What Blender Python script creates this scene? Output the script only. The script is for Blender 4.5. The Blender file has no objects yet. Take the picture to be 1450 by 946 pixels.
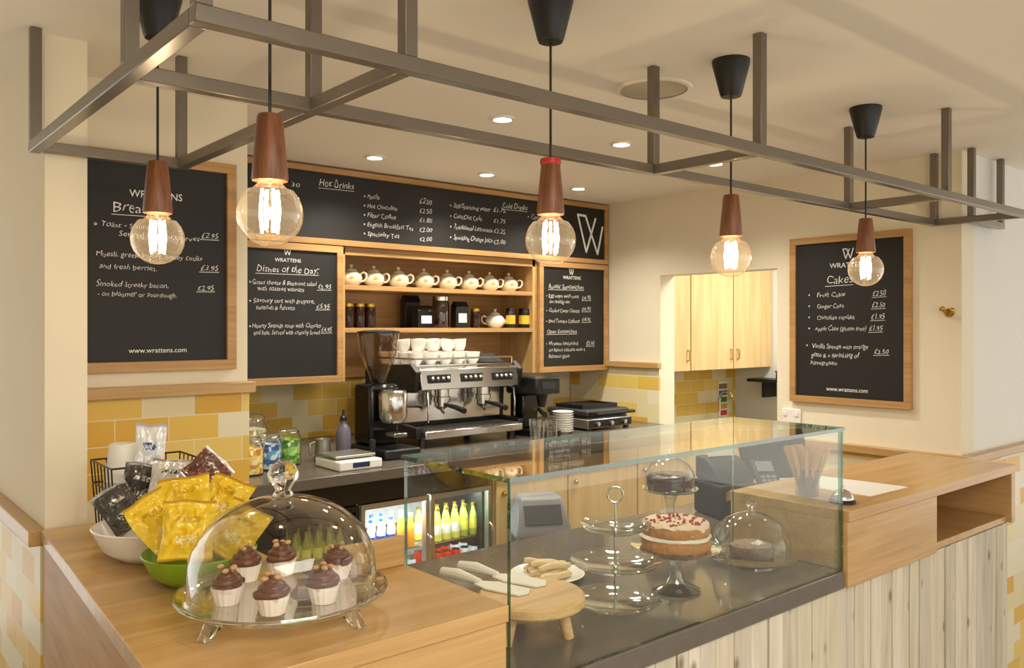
import bpy, bmesh, math, random
from mathutils import Vector, Matrix, Euler, noise
random.seed(7)
S=bpy.context.scene
C=S.collection
pi=math.pi
EYE=1.55; F=1181.0; CEIL=2.27
def ray(u):
    a=(u-725)/F
    return (.646+.763*a, .763-.646*a)
def P(u,v,X=None,Y=None,Z=None):
    dx,dy=ray(u); dz=(465-v)/F
    t = X/dx if X is not None else (Y/dy if Y is not None else (Z-EYE)/dz)
    return Vector((dx*t,dy*t,EYE+dz*t))
def H(h,a=1.0):
    o=[]
    for i in (0,2,4):
        c=int(h[i:i+2],16)/255
        o.append(c/12.92 if c<=.04045 else ((c+.055)/1.055)**2.4)
    return (o[0],o[1],o[2],a)
ORD=['first','second','third','fourth','fifth','sixth','seventh','eighth','ninth','tenth','eleventh','twelfth','thirteenth','fourteenth']

# ------------------------------------------------------------------ materials
def newmat(name):
    m=bpy.data.materials.new(name); m.use_nodes=True
    nt=m.node_tree; b=nt.nodes['Principled BSDF']
    return m,nt,b
def pm(name,col,rough=.5,metal=0.0,var=.1,scale=15,bump=0.0,emit=0,coat=0,col2=None):
    m,nt,b=newmat(name); N=nt.nodes; L=nt.links
    col=H(col) if isinstance(col,str) else col
    tc=N.new('ShaderNodeTexCoord'); no=N.new('ShaderNodeTexNoise'); no.inputs['Scale'].default_value=scale; no.inputs['Detail'].default_value=4
    L.new(tc.outputs['Object'],no.inputs['Vector'])
    mx=N.new('ShaderNodeMix'); mx.data_type='RGBA'
    c2=(H(col2) if col2 else tuple(c*(1-var*2) for c in col[:3])+(1,))
    mx.inputs[6].default_value=col; mx.inputs[7].default_value=c2
    L.new(no.outputs['Fac'],mx.inputs[0]); L.new(mx.outputs[2],b.inputs['Base Color'])
    b.inputs['Roughness'].default_value=rough; b.inputs['Metallic'].default_value=metal
    if coat: b.inputs['Coat Weight'].default_value=coat
    if bump:
        bp=N.new('ShaderNodeBump'); bp.inputs['Strength'].default_value=bump; bp.inputs['Distance'].default_value=.01
        L.new(no.outputs['Fac'],bp.inputs['Height']); L.new(bp.outputs[0],b.inputs['Normal'])
    if emit:
        L.new(mx.outputs[2],b.inputs['Emission Color']); b.inputs['Emission Strength'].default_value=emit
    return m
def wood(name,c1,c2,axis=0,rough=.35,scale=9,c3=None,knots=None,shift=0):
    m,nt,b=newmat(name); N=nt.nodes; L=nt.links
    tc=N.new('ShaderNodeTexCoord'); mp=N.new('ShaderNodeMapping')
    sc=[scale]*3; sc[axis]=scale*.09; mp.inputs['Scale'].default_value=sc; mp.inputs['Location'].default_value=(shift,shift*.7,shift*1.3)
    L.new(tc.outputs['Object'],mp.inputs['Vector'])
    n1=N.new('ShaderNodeTexNoise'); n1.inputs['Scale'].default_value=3; n1.inputs['Detail'].default_value=6; n1.inputs['Distortion'].default_value=.6
    L.new(mp.outputs[0],n1.inputs['Vector'])
    mp2=N.new('ShaderNodeMapping'); sc=[scale*9]*3; sc[axis]=scale*.25; mp2.inputs['Scale'].default_value=sc
    L.new(tc.outputs['Object'],mp2.inputs['Vector'])
    n2=N.new('ShaderNodeTexNoise'); n2.inputs['Scale'].default_value=2; n2.inputs['Detail'].default_value=3
    L.new(mp2.outputs[0],n2.inputs['Vector'])
    ad=N.new('ShaderNodeMath'); ad.operation='MULTIPLY_ADD'; ad.inputs[1].default_value=.35; L.new(n2.outputs['Fac'],ad.inputs[0])
    ml=N.new('ShaderNodeMath'); ml.operation='MULTIPLY'; ml.inputs[1].default_value=.65; L.new(n1.outputs['Fac'],ml.inputs[0]); L.new(ml.outputs[0],ad.inputs[2])
    r=N.new('ShaderNodeValToRGB'); r.color_ramp.elements[0].position=.36; r.color_ramp.elements[0].color=H(c2)
    r.color_ramp.elements[1].position=.6; r.color_ramp.elements[1].color=H(c1)
    if c3:
        e=r.color_ramp.elements.new(.3); e.color=H(c3)
    L.new(ad.outputs[0],r.inputs[0]); outc=r.outputs[0]
    if knots:
        mp3=N.new('ShaderNodeMapping'); sc=[12]*3; sc[axis]=7; mp3.inputs['Scale'].default_value=sc; mp3.inputs['Location'].default_value=(shift*2,.3,shift)
        L.new(tc.outputs['Object'],mp3.inputs['Vector'])
        vo=N.new('ShaderNodeTexVoronoi'); vo.inputs['Scale'].default_value=1; L.new(mp3.outputs[0],vo.inputs['Vector'])
        kr=N.new('ShaderNodeValToRGB'); kr.color_ramp.elements[0].position=.06; kr.color_ramp.elements[0].color=(1,1,1,1); kr.color_ramp.elements[1].position=.18; kr.color_ramp.elements[1].color=(0,0,0,1)
        L.new(vo.outputs['Distance'],kr.inputs[0])
        mk=N.new('ShaderNodeMix'); mk.data_type='RGBA'; L.new(kr.outputs[0],mk.inputs[0]); L.new(outc,mk.inputs[6]); mk.inputs[7].default_value=H(knots); outc=mk.outputs[2]
    L.new(outc,b.inputs['Base Color'])
    b.inputs['Roughness'].default_value=rough
    bp=N.new('ShaderNodeBump'); bp.inputs['Strength'].default_value=.35 if knots else .08; bp.inputs['Distance'].default_value=.003
    L.new(ad.outputs[0],bp.inputs['Height']); L.new(bp.outputs[0],b.inputs['Normal'])
    return m
def tiles(name,axis):
    m,nt,b=newmat(name); N=nt.nodes; L=nt.links
    g=N.new('ShaderNodeNewGeometry'); sp=N.new('ShaderNodeSeparateXYZ'); L.new(g.outputs['Position'],sp.inputs[0])
    cb=N.new('ShaderNodeCombineXYZ'); L.new(sp.outputs[axis],cb.inputs[0]); L.new(sp.outputs[2],cb.inputs[1])
    br=N.new('ShaderNodeTexBrick'); br.inputs['Scale'].default_value=1; br.inputs['Brick Width'].default_value=.152
    br.inputs['Row Height'].default_value=.0755; br.inputs['Mortar Size'].default_value=.0014; br.inputs['Mortar Smooth'].default_value=.1
    br.inputs['Color1'].default_value=(0,0,0,1); br.inputs['Color2'].default_value=(1,1,1,1); br.inputs['Bias'].default_value=0
    L.new(cb.outputs[0],br.inputs['Vector'])
    r=N.new('ShaderNodeValToRGB'); r.color_ramp.interpolation='CONSTANT'
    cs=[(0,'e2d5aa'),(.22,'dfb44e'),(.36,'e5c970'),(.5,'daac48'),(.62,'e5ddc0'),(.8,'e0bb5a')]
    e=r.color_ramp.elements; e[0].position=0; e[0].color=H(cs[0][1]); e[1].position=cs[1][0]; e[1].color=H(cs[1][1])
    for p,c in cs[2:]:
        k=e.new(p); k.color=H(c)
    L.new(br.outputs['Color'],r.inputs[0])
    mx=N.new('ShaderNodeMix'); mx.data_type='RGBA'; mx.inputs[7].default_value=H('e6dfcc')
    L.new(br.outputs['Fac'],mx.inputs[0]); L.new(r.outputs[0],mx.inputs[6]); L.new(mx.outputs[2],b.inputs['Base Color'])
    b.inputs['Roughness'].default_value=.34; b.inputs['Specular IOR Level'].default_value=.3
    bp=N.new('ShaderNodeBump'); bp.invert=True; bp.inputs['Strength'].default_value=.5; bp.inputs['Distance'].default_value=.002
    L.new(br.outputs['Fac'],bp.inputs['Height']); L.new(bp.outputs[0],b.inputs['Normal'])
    return m
def glass(name,tint=(.97,.985,.97),base=.045,k=.75,power=3.0,rough=.02,edge=None,glow=None):
    m=bpy.data.materials.new(name); m.use_nodes=True; nt=m.node_tree; N=nt.nodes; L=nt.links
    N.remove(N['Principled BSDF']); out=N['Material Output']
    tr=N.new('ShaderNodeBsdfTransparent'); tr.inputs[0].default_value=(*tint,1)
    gl=N.new('ShaderNodeBsdfGlossy'); gl.inputs['Roughness'].default_value=rough; gl.inputs[0].default_value=(1,1,1,1)
    lw=N.new('ShaderNodeLayerWeight'); lw.inputs[0].default_value=.5
    pw=N.new('ShaderNodeMath'); pw.operation='POWER'; pw.inputs[1].default_value=power; L.new(lw.outputs['Facing'],pw.inputs[0])
    ma=N.new('ShaderNodeMath'); ma.operation='MULTIPLY_ADD'; ma.inputs[1].default_value=k; ma.inputs[2].default_value=base; L.new(pw.outputs[0],ma.inputs[0])
    ms=N.new('ShaderNodeMixShader'); L.new(ma.outputs[0],ms.inputs[0]); L.new(tr.outputs[0],ms.inputs[1]); L.new(gl.outputs[0],ms.inputs[2])
    if edge:
        pe=N.new('ShaderNodeMath'); pe.operation='POWER'; pe.inputs[1].default_value=4; L.new(lw.outputs['Facing'],pe.inputs[0])
        mx=N.new('ShaderNodeMix'); mx.data_type='RGBA'; L.new(pe.outputs[0],mx.inputs[0]); mx.inputs[6].default_value=(*tint,1); mx.inputs[7].default_value=(*edge,1); L.new(mx.outputs[2],tr.inputs[0])
    res=ms.outputs[0]
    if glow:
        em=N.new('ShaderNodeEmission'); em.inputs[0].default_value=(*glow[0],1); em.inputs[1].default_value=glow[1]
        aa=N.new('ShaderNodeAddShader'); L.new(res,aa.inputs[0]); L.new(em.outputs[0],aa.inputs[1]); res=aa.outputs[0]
    L.new(res,out.inputs[0])
    return m
def emis(name,col,st):
    m=bpy.data.materials.new(name); m.use_nodes=True; nt=m.node_tree; N=nt.nodes; L=nt.links
    N.remove(N['Principled BSDF']); e=N.new('ShaderNodeEmission'); e.inputs[0].default_value=(*col,1); e.inputs[1].default_value=st
    L.new(e.outputs[0],N['Material Output'].inputs[0]); return m
def spots(name,base,cols,scale=60,thr=.45,rough=.3):
    m,nt,b=newmat(name); N=nt.nodes; L=nt.links
    tc=N.new('ShaderNodeTexCoord'); vo=N.new('ShaderNodeTexVoronoi'); vo.inputs['Scale'].default_value=scale
    L.new(tc.outputs['Object'],vo.inputs['Vector'])
    r=N.new('ShaderNodeValToRGB'); r.color_ramp.interpolation='CONSTANT'
    sp=N.new('ShaderNodeSeparateColor'); L.new(vo.outputs['Color'],sp.inputs[0]); L.new(sp.outputs[0],r.inputs[0])
    e=r.color_ramp.elements; e[0].position=0; e[0].color=H(base); e[1].position=thr; e[1].color=H(cols[0])
    for i,c in enumerate(cols[1:]):
        k=e.new(thr+(1-thr)*(i+1)/len(cols)); k.color=H(c)
    L.new(r.outputs[0],b.inputs['Base Color']); b.inputs['Roughness'].default_value=rough
    return m
M={}
M['paint']=pm('cream_paint','ede3ca',.75,0,.02,6)
M['paint_w']=pm('pale_paint','ecebe4',.75,0,.02,6)
M['ceil']=pm('ceiling_paint','f7f0e2',.8,0,.015,3)
M['floor']=pm('floor_vinyl','a69d92',.4,0,.12,4)
M['tileX']=tiles('yellow_brick_tiles_across',0); M['tileY']=tiles('yellow_brick_tiles_along',1)
M['oak']=wood('oak_counter','c8a26c','b38b54',0,.28,7)
M['oakY']=wood('oak_counter_cross','c8a26c','b38b54',1,.28,7)
M['oakshade']=wood('oak_shaded_side','bd9355','a67c42',1,.5,7)  # counter oak in a darker tone, shade on the left side put into colour
M['oakf']=wood('oak_frame','c39860','a87e4c',0,.4,8)
M['oakv']=wood('oak_vertical','cfab74','b9915a',2,.4,7)
M['oakpale']=wood('pale_oak_door','d6bc8a','c7a870',2,.45,6)
M['walnut']=wood('walnut_holder','8f5835','6a3e23',2,.4,20)
M['boardwood']=wood('beech_board','dcb47c','c49a62',0,.45,14)
M['stirrer']=wood('birch_stirrer','d2a768','b98a4c',2,.6,14)
M['plank']=[wood('whitewashed_pine_'+n,a,b_,2,.8,9,c_,'867560',i*1.7) for i,(n,a,b_,c_) in enumerate([('pale','ddd5c4','c7bca4','a39478'),('warm','d5ccb6','c0b397','9b8b70'),('grey','cdc5b4','b7ad97','908672')])]
M['gap']=pm('joint_shadow','3c3327',.9)
M['chalk']=pm('chalkboard','1e1c1a',.6,0,.15,5)
M['chalkw']=pm('chalk_white','f2eee6',.9,0,.1,60,emit=.08)
M['rack']=pm('taupe_steel','82796d',.28,.55,.06,10)
M['black']=pm('black_plastic','171616',.4,0,.1,20)
M['matt']=pm('matt_black_plastic','121212',.65,0,.1,20)
M['blackg']=pm('black_gloss','121212',.15,0,.1,20)
M['chrome']=pm('brushed_steel','d3d1cc',.18,1,.06,40)
M['steel']=pm('satin_steel','b4b1ab',.35,.9,.08,30)
M['dkgrey']=pm('dark_grey_plastic','2e2e2f',.5,0,.1,20)
M['grey']=pm('grey_plastic','7c7b7f',.5,0,.08,10)
M['stone']=pm('dark_stone','6f665c',.09,0,.15,25)
M['stoneb']=pm('grey_worktop','665e55',.25,0,.12,25)
M['china']=pm('white_china','f5f2ea',.15,0,.02,10)
M['cream_china']=pm('cream_china','f2e8cc',.18,0,.03,10)
M['white']=pm('white_plastic','f0ede6',.35,0,.03,10)
M['teapot']=spots('patterned_china','f2e8cc',['d9b048','f2e8cc','b09a58'],62,.7,.2)
M['glass']=glass('clear_glass',(.975,.985,.975),.05,.9,2.4,edge=(.55,.6,.56))
M['gthick']=glass('thick_glass',(.90,.93,.90),.13,.85,1.8,edge=(.35,.42,.38))
m,nt,b_=newmat('solid_glass'); b_.inputs['Transmission Weight'].default_value=1; b_.inputs['Roughness'].default_value=.02; b_.inputs['IOR'].default_value=1.45
_n=nt.nodes.new('ShaderNodeTexNoise'); _n.inputs['Scale'].default_value=3; _r=nt.nodes.new('ShaderNodeValToRGB'); _r.color_ramp.elements[0].color=(.93,.96,.94,1); _r.color_ramp.elements[1].color=(.98,.99,.98,1)
nt.links.new(_n.outputs['Fac'],_r.inputs[0]); nt.links.new(_r.outputs[0],b_.inputs['Base Color']); M['solid']=m
M['pane']=glass('case_glass',(.965,.985,.965),.04,.7,3.8)
M['edge']=glass('green_glass_edge',(.08,.32,.22),.18,.4,2)
M['bulbg']=glass('bulb_glass',(1,.96,.88),.05,.7,2.2,edge=(.85,.64,.4),glow=((1,.66,.34),.15))  # faint emission in the glass stands in for the filament's warm haze
M['hopper']=glass('smoked_plastic',(.68,.54,.43),.08,.6,2)
M['fil']=emis('glowing_filament',(1,.84,.58),17)
M['lens']=emis('downlight_lens',(1,.96,.88),22)
M['strip']=emis('fridge_strip_light',(.84,.94,1),30)
M['red']=pm('red_band','c2281e',.4)
M['brass']=pm('brass','d4ae58',.22,1,.08,30)
M['gold']=pm('gold_lid','c9a040',.3,.9,.1,30)

# ------------------------------------------------------------------ mesh builder
class MB:
    def __init__(s): s.v=[]; s.f=[]; s.m=[]; s.cm=0
    def add(s,vs,fs,T=None):
        o=len(s.v)
        s.v+= [(T@Vector(v)) if T else Vector(v) for v in vs]
        for f in fs: s.f.append([i+o for i in f]); s.m.append(s.cm)
        return s
    def box(s,x0,x1,y0,y1,z0,z1,T=None):
        return s.add([(x0,y0,z0),(x1,y0,z0),(x1,y1,z0),(x0,y1,z0),(x0,y0,z1),(x1,y0,z1),(x1,y1,z1),(x0,y1,z1)],
              [(0,3,2,1),(4,5,6,7),(0,1,5,4),(1,2,6,5),(2,3,7,6),(3,0,4,7)],T)
    def prism(s,pts,z0,z1,T=None):
        n=len(pts)
        vs=[(x,y,z0) for x,y in pts]+[(x,y,z1) for x,y in pts]
        fs=[list(range(n))[::-1],list(range(n,2*n))]+[(i,(i+1)%n,(i+1)%n+n,i+n) for i in range(n)]
        return s.add(vs,fs,T)
    def lathe(s,prof,n=28,T=None,flute=None):
        vs=[];rows=[]
        for r,z in prof:
            if r<1e-6: rows.append([len(vs)]); vs.append((0,0,z))
            else:
                row=[]
                for i in range(n):
                    a=2*pi*i/n; rr=r*(1+(flute if (flute and i%2) else 0))
                    row.append(len(vs)); vs.append((rr*math.cos(a),rr*math.sin(a),z))
                rows.append(row)
        fs=[]
        for a,b in zip(rows,rows[1:]):
            if len(a)==1 and len(b)==1: continue
            for i in range(n):
                j=(i+1)%n
                if len(a)==1: fs.append((a[0],b[j],b[i]))
                elif len(b)==1: fs.append((a[i],a[j],b[0]))
                else: fs.append((a[i],a[j],b[j],b[i]))
        return s.add(vs,fs,T)
    def tube(s,pts,r,n=8,closed=False,T=None):
        pts=[Vector(p) for p in pts]; m=len(pts)
        rs=r if isinstance(r,(list,tuple)) else [r]*m
        vs=[];up=None
        for i,p in enumerate(pts):
            if closed: d=pts[(i+1)%m]-pts[i-1]
            else: d=pts[min(i+1,m-1)]-pts[max(i-1,0)]
            d.normalize()
            if up is None:
                up=Vector((0,0,1)) if abs(d.z)<.9 else Vector((1,0,0))
            x=up.cross(d); x.normalize(); y=d.cross(x); up=y
            for k in range(n):
                a=2*pi*k/n; vs.append(p+x*(math.cos(a)*rs[i])+y*(math.sin(a)*rs[i]))
        fs=[]
        for i in range(m if closed else m-1):
            j=(i+1)%m
            for k in range(n):
                l=(k+1)%n; fs.append((i*n+k,i*n+l,j*n+l,j*n+k))
        if not closed: fs+= [list(range(n))[::-1],list(range((m-1)*n,m*n))]
        return s.add(vs,fs,T)
    def cyl(s,p0,p1,r0,r1=None,n=20,T=None): return s.tube([p0,p1],[r0,r0 if r1 is None else r1],n,False,T)
    def ball(s,c,r,sc=(1,1,1),n=16,T=None):
        pr=[(math.sin(pi*i/10),-math.cos(pi*i/10)) for i in range(11)]; pr[0]=(0,-1); pr[-1]=(0,1)
        A=Matrix.Translation(c)@Matrix.Diagonal((r*sc[0],r*sc[1],r*sc[2],1))
        return s.lathe(pr,n,(T@A) if T else A)
    def rough(s,amp,freq,zamp=.3):
        for v in s.v:
            k=noise.noise(v*freq); r=math.hypot(v.x,v.y)
            if r>1e-4: v.x*=1+amp*k/r; v.y*=1+amp*k/r
            v.z+=amp*zamp*noise.noise(v*freq+Vector((9,3,1)))
        return s
    def build(s,name,mat,parent=None,bevel=0,angle=35,recalc=True,loc=None):
        me=bpy.data.meshes.new(name); me.from_pydata([tuple(v) for v in s.v],[],s.f)
        mats=mat if isinstance(mat,(list,tuple)) else [mat]
        for mm in mats: me.materials.append(mm)
        if len(mats)>1: me.polygons.foreach_set('material_index',s.m)
        if recalc:
            bm=bmesh.new(); bm.from_mesh(me); bmesh.ops.recalc_face_normals(bm,faces=bm.faces); bm.to_mesh(me); bm.free()
        me.polygons.foreach_set('use_smooth',[True]*len(me.polygons))
        me.set_sharp_from_angle(angle=math.radians(angle)); me.update()
        o=bpy.data.objects.new(name,me); C.objects.link(o)
        if parent: o.parent=parent
        if loc: o.location=loc
        if bevel:
            b=o.modifiers.new('b','BEVEL'); b.width=bevel; b.segments=2; b.limit_method='ANGLE'; b.angle_limit=math.radians(40)
        return o
def thing(name,label,cat,loc=(0,0,0),rotz=0,group=None):
    o=bpy.data.objects.new(name,None); C.objects.link(o); o.empty_display_size=.05
    o.location=loc; o.rotation_euler=(0,0,rotz); return tag(o,label,cat,group)
def tag(o,label,cat,group=None):
    o['label']=label; o['category']=cat
    if group: o['group']=group
    return o
def struct(name,mb,mat,bevel=0):
    o=mb.build(name,mat,None,bevel); o['kind']='structure'; return o
def dup(r0,loc,rotz=0,label=None,group=None):
    r=r0.copy(); C.objects.link(r); r.location=loc; r.rotation_euler=(r0.rotation_euler[0],r0.rotation_euler[1],rotz)
    if label: r['label']=label
    if group: r['group']=group
    for ch in list(r0.children):
        c=ch.copy(); C.objects.link(c); c.parent=r
        for g in ch.children:
            d=g.copy(); C.objects.link(d); d.parent=c
    return r
def B(*a): return MB().box(*a)

# ------------------------------------------------------------------ room
struct('floor',B(-3.5,7,-3.5,5,-.05,0),M['floor'])
struct('ceiling',B(-3.5,7,-3.5,5,CEIL,CEIL+.05),M['ceil'])
struct('wall_room_left',B(-2.6,-2.5,-3.5,5,0,CEIL),M['paint'])  # unseen room wall, added to block ambient light from the left
struct('wall_left',B(.445,.54,2.29,5,0,CEIL),M['paint'])
struct('wall_alcove_left',B(.54,1.085,2.6,3.76,0,CEIL),M['paint'])
struct('wall_back',B(1.085,3.57,3.66,3.76,0,CEIL),M['tileX'])
struct('wall_right',MB().box(3.57,3.69,1.40,2.24,0,CEIL).box(3.57,3.69,2.96,3.76,0,CEIL).box(3.57,3.69,2.24,2.96,1.84,CEIL),M['paint'])
struct('wall_far_right',B(3.69,7,1.40,1.5,0,CEIL),M['paint_w'])
struct('wall_kitchen_back',B(3.69,5.0,3.4,3.5,0,CEIL),M['tileX'])
struct('wall_kitchen_side',B(4.9,5.0,1.5,3.4,0,CEIL),M['paint_w'])
struct('trim_1',B(.435,.445,2.29,5,0,1.02),M['tileY'])
struct('trim_2',B(.41,.445,2.29,5,1.02,1.06),M['oakY'],.003)
struct('trim_3',B(.541,1.087,2.59,2.6,.0,1.345),M['tileX'])
struct('trim_4',B(.541,1.10,2.565,2.6,1.345,1.38),M['oak'],.003)
struct('trim_5',B(3.56,3.57,2.96,3.655,0,1.33),M['tileY'])
struct('trim_6',B(3.535,3.57,2.95,3.335,1.33,1.362),M['oakY'],.003)
struct('trim_7',MB().box(3.56,3.57,1.39,2.24,0,1.0).box(3.57,7,1.39,1.40,0,1.0),M['tileX'])
struct('trim_8',B(3.53,3.57,1.365,2.24,1.0,1.035),M['oakY'],.003)
struct('trim_9',B(3.57,7,1.365,1.40,1.0,1.035),M['oak'],.003)

# ------------------------------------------------------------------ front counter
t=thing('wooden_counter','L-shaped oak counter block at left carrying the cupcake dome and crisp bowls','counter',(.4,1.13,0))
L1=[(-.036,0),(.55,0),(.55,.35),(.36,.35),(.36,1.155),(.036,1.155)]
MB().prism(L1,1.03,1.06).build('counter_top',M['oak'],t,.002)
L2=[(-.026,.004),(.546,.004),(.546,.346),(.356,.346),(.356,1.155),(.046,1.155)]
MB().prism(L2,0,1.03).build('counter_body',M['oak'],t)
MB().prism([(-.032,.004),(-.0265,.004),(.0455,1.155),(.040,1.155)],0,1.029).build('side_panel',M['oakshade'],t)
MB().box(.375,.547,.332,.348,1.06,1.12).build('upstand',M['oak'],t,.002)
t=thing('serving_counter','long serving counter with dark stone top and whitewashed plank front','counter',(.96,1.13,0))
MB().prism([(0,0),(1.165,0),(1.165,.375),(2.36,.375),(2.36,.81),(-.195,.81),(-.195,.375),(0,.375)],.852,.9).build('stone_top',M['stone'],t,.003)
MB().prism([(.0,.04),(2.36,.04),(2.36,.79),(-.19,.79),(-.19,.375),(0,.375)],0,.852).build('carcass',M['oakv'],t)
mb=MB(); x=.0; random.seed(3); mb.cm=3; mb.box(0,2.36,.033,.0395,0,.85)
while x<2.35:
    w=random.choice([.04,.05,.06,.07]); w=min(w,2.365-x)
    d=random.uniform(0,.006); mb.cm=random.randrange(3)
    mb.box(x+.0016,x+w-.0016,.006+d,.0325,0,.85); x+=w
mb.build('plank_front',M['plank']+[M['gap']],t,.002)
t=thing('wooden_counter','raised oak counter block at right with open niche, holding the bell and stirrers','counter',(2.13,1.12,0))
MB().box(0,1.2,0,.38,1.03,1.06).build('counter_top',M['oak'],t,.002)
MB().box(0,.55,.003,.375,.853,1.03).build('counter_body',M['oak'],t,.002)
mb=MB(); mb.box(.55,1.2,.36,.378,.853,1.03); mb.box(1.165,1.2,.003,.36,.853,1.03); mb.box(.55,1.165,.02,.36,.853,.875); mb.build('niche',M['oakY'],t,.002)

def pane(name,x0,x1,y0,y1,z0,z1,parent):
    mb=MB(); d=[x1-x0,y1-y0,z1-z0]; th=d.index(min(d))
    mb.box(x0,x1,y0,y1,z0,z1)
    ax=[2,2,1,0,1,0]
    mb.m=[0 if a==th else 1 for a in ax]
    return mb.build(name,[M['pane'],M['edge']],parent)
t=thing('glass_display_case','open-backed glass cake display case with green edges on the stone counter','display case',(.957,1.135,.9))
W=1.168
pane('front_pane',.0,W,0,.008,.001,.374,t)
pane('side_pane',.0,.008,.0085,.345,.001,.374,t)
pane('side_pane',W-.008,W,.0085,.345,.001,.374,t)
pane('top_pane',-.004,W+.004,-.004,.352,.3745,.384,t)

# ------------------------------------------------------------------ back counter
tag(B(1.09,3.555,2.65,3.655,.99,1.03).build('back_worktop',M['stoneb'],None,.004),'long grey worktop along the back wall under the coffee machine','worktop')
t=thing('bottle_fridge','black three-door glass fronted drinks fridge under the back worktop','fridge',(1.24,2.69,0))
mb=MB(); mb.box(0,.93,.03,.5,.03,.08).box(0,.93,.03,.5,.9,.985).box(0,.03,.03,.5,.08,.9).box(.9,.93,.03,.5,.08,.9)
mb.build('cabinet',M['black'],t)
MB().box(.031,.899,.47,.5,.081,.899).build('back_liner',M['white'],t)
for k in range(3):
    x0=.31*k
    d=MB(); d.box(x0+.004,x0+.02,0,.03,.09,.9).box(x0+.29,x0+.306,0,.03,.09,.9).box(x0+.02,x0+.29,0,.03,.09,.115).box(x0+.02,x0+.29,0,.03,.88,.9)
    fr=d.build('door',M['steel'] if k else M['blackg'],t)
    MB().box(x0+.02,x0+.29,.012,.016,.115,.88).build('door_glass',M['pane'],fr)
    MB().tube([(x0+.298,-.0,.6),(x0+.298,-.02,.61),(x0+.298,-.02,.74),(x0+.298,-.0,.75)],.005).build('handle',M['chrome'],fr)
for z in (.3,.535,.69):
    mb=MB()
    for k in range(24): mb.cyl((.035,.05+.4*k/23,z),(.895,.05+.4*k/23,z),.0022,n=5)
    mb.build('wire_shelf',M['chrome'],t)
MB().box(.33,.895,.035,.05,.872,.888).build('light_strip',M['strip'],t)
MB().box(.3,.306,.035,.468,.081,.899).build('divider',M['dkgrey'],t)
MB().box(.03,.9,.0,.03,.905,.985).build('top_fascia',M['blackg'],t,.003)
def bottle(name,body,cap,label,cat,h=.13,r=.0165,band=None,group=None):
    t=thing(name,label,cat,group=group)
    MB().lathe([(0,0),(r*.9,0),(r,.008),(r,h*.55),(r*.8,h*.68),(r*.42,h*.83),(r*.42,h*.92),(0,h*.92)],16).build('bottle_body',body,t)
    MB().lathe([(0,h*.92),(r*.5,h*.92),(r*.5,h),(0,h)],14).build('cap',cap,t)
    if band: MB().lathe([(r*1.02,h*.2),(r*1.02,h*.5)],16).build('paper_label',band,t)
    return t
def can(name,body,label,cat,group=None):
    t=thing(name,label,cat,group=group)
    MB().lathe([(0,0),(.016,0),(.0205,.007),(.0205,.095),(.018,.105),(0,.105)],16).build('can_body',body,t)
    MB().lathe([(0,.1055),(.0175,.1055),(.0175,.109),(.0,.108)],16).build('can_lid',M['chrome'],t)
    return t
cy=pm('yellow_drink','e0d65a',.2,emit=.14); co=pm('orange_drink','f0a038',.2,emit=.12); cb=pm('pale_drink','e4ecf2',.2,emit=.2); cg=pm('green_drink','b2b850',.2)  # emission makes all but the green drink look lit by the fridge
cr=pm('red_can','c82c28',.25,.1,emit=.2); cbl=pm('blue_band','2f58b8',.4); cpk=pm('pale_can','d8dde6',.25,.1,emit=.2)  # cans carry a little emission too, imitating the fridge light
FX,FY=1.24,2.69
door=['left','middle','right']; protos={}
def fridge_row(kind,lab,dk,z,n0,n,tot,row,rowname):
    for k in range(n):
        x=FX+.31*dk+.042+(.226/(tot-1))*(n0+k); loc=(x,FY+.075+.07*row,z+.0025)
        l=f'{lab}, {ORD[k]} from left, {rowname}, {door[dk]} fridge door'
        if kind not in protos:
            a=dict(y=(cy,M['gold'],M['white']),g=(cg,M['gold'],cy),o=(co,M['white'],None),b=(cb,cbl,cbl))
            if kind in a:
                q=a[kind]; o=bottle('drink_bottle',q[0],q[1],l,'bottle',band=q[2],group='bottles in the drinks fridge')
            else: o=can('drink_can',cr if kind=='r' else cpk,l,'can','cans in the drinks fridge')
            o.location=loc; protos[kind]=o
        else: dup(protos[kind],loc,0,l)
for row,rn in enumerate(('front row','back row')):
    fridge_row('y','yellow lemonade bottle',2,.69,0,4,6,row,rn); fridge_row('g','green lime bottle',2,.69,4,2,6,row,rn)
    fridge_row('b','blue banded water bottle',1,.69,0,4,6,row,rn); fridge_row('o','orange juice bottle',1,.69,4,2,6,row,rn)
    fridge_row('g','green lime bottle',0,.69,0,6,6,row,rn)
    fridge_row('r','red drinks can',2,.535,0,4,6,row,rn); fridge_row('c','pale drinks can',2,.535,4,2,6,row,rn); fridge_row('c','pale drinks can',1,.535,0,6,6,row,rn)
t=thing('base_cabinet','pale oak cupboard under the back worktop right of the drinks fridge','cabinet',(2.19,2.69,0))
MB().box(0,1.36,.02,.6,0,.985).build('cabinet_body',M['oakpale'],t)
for k in range(3):
    x0=[0,.42,.89][k]; x1=[.415,.885,1.355][k]
    d=MB().box(x0+.003,x1-.003,0,.019,.08,.975).build('door',M['oakpale'],t,.002)
    MB().ball((x0+.035,-.014,.86),.012).cyl((x0+.035,0,.86),(x0+.035,-.01,.86),.006).build('knob',M['brass'],d)
t=thing('waste_bin','grey swing bin with sloping hood in front of the back cupboard','bin',(2.26,2.5,0),-.5)
MB().box(-.1,.1,-.09,.09,0,.72).build('bin_body',M['dkgrey'],t,.015)
vs=[(-.112,-.1,.7205),(.112,-.1,.7205),(.112,.1,.7205),(-.112,.1,.7205),(-.112,-.1,.752),(.112,-.1,.752),(.112,.1,.752),(-.112,.1,.752),(-.088,-.035,.875),(.088,-.035,.875),(.088,.075,.875),(-.088,.075,.875)]
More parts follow.
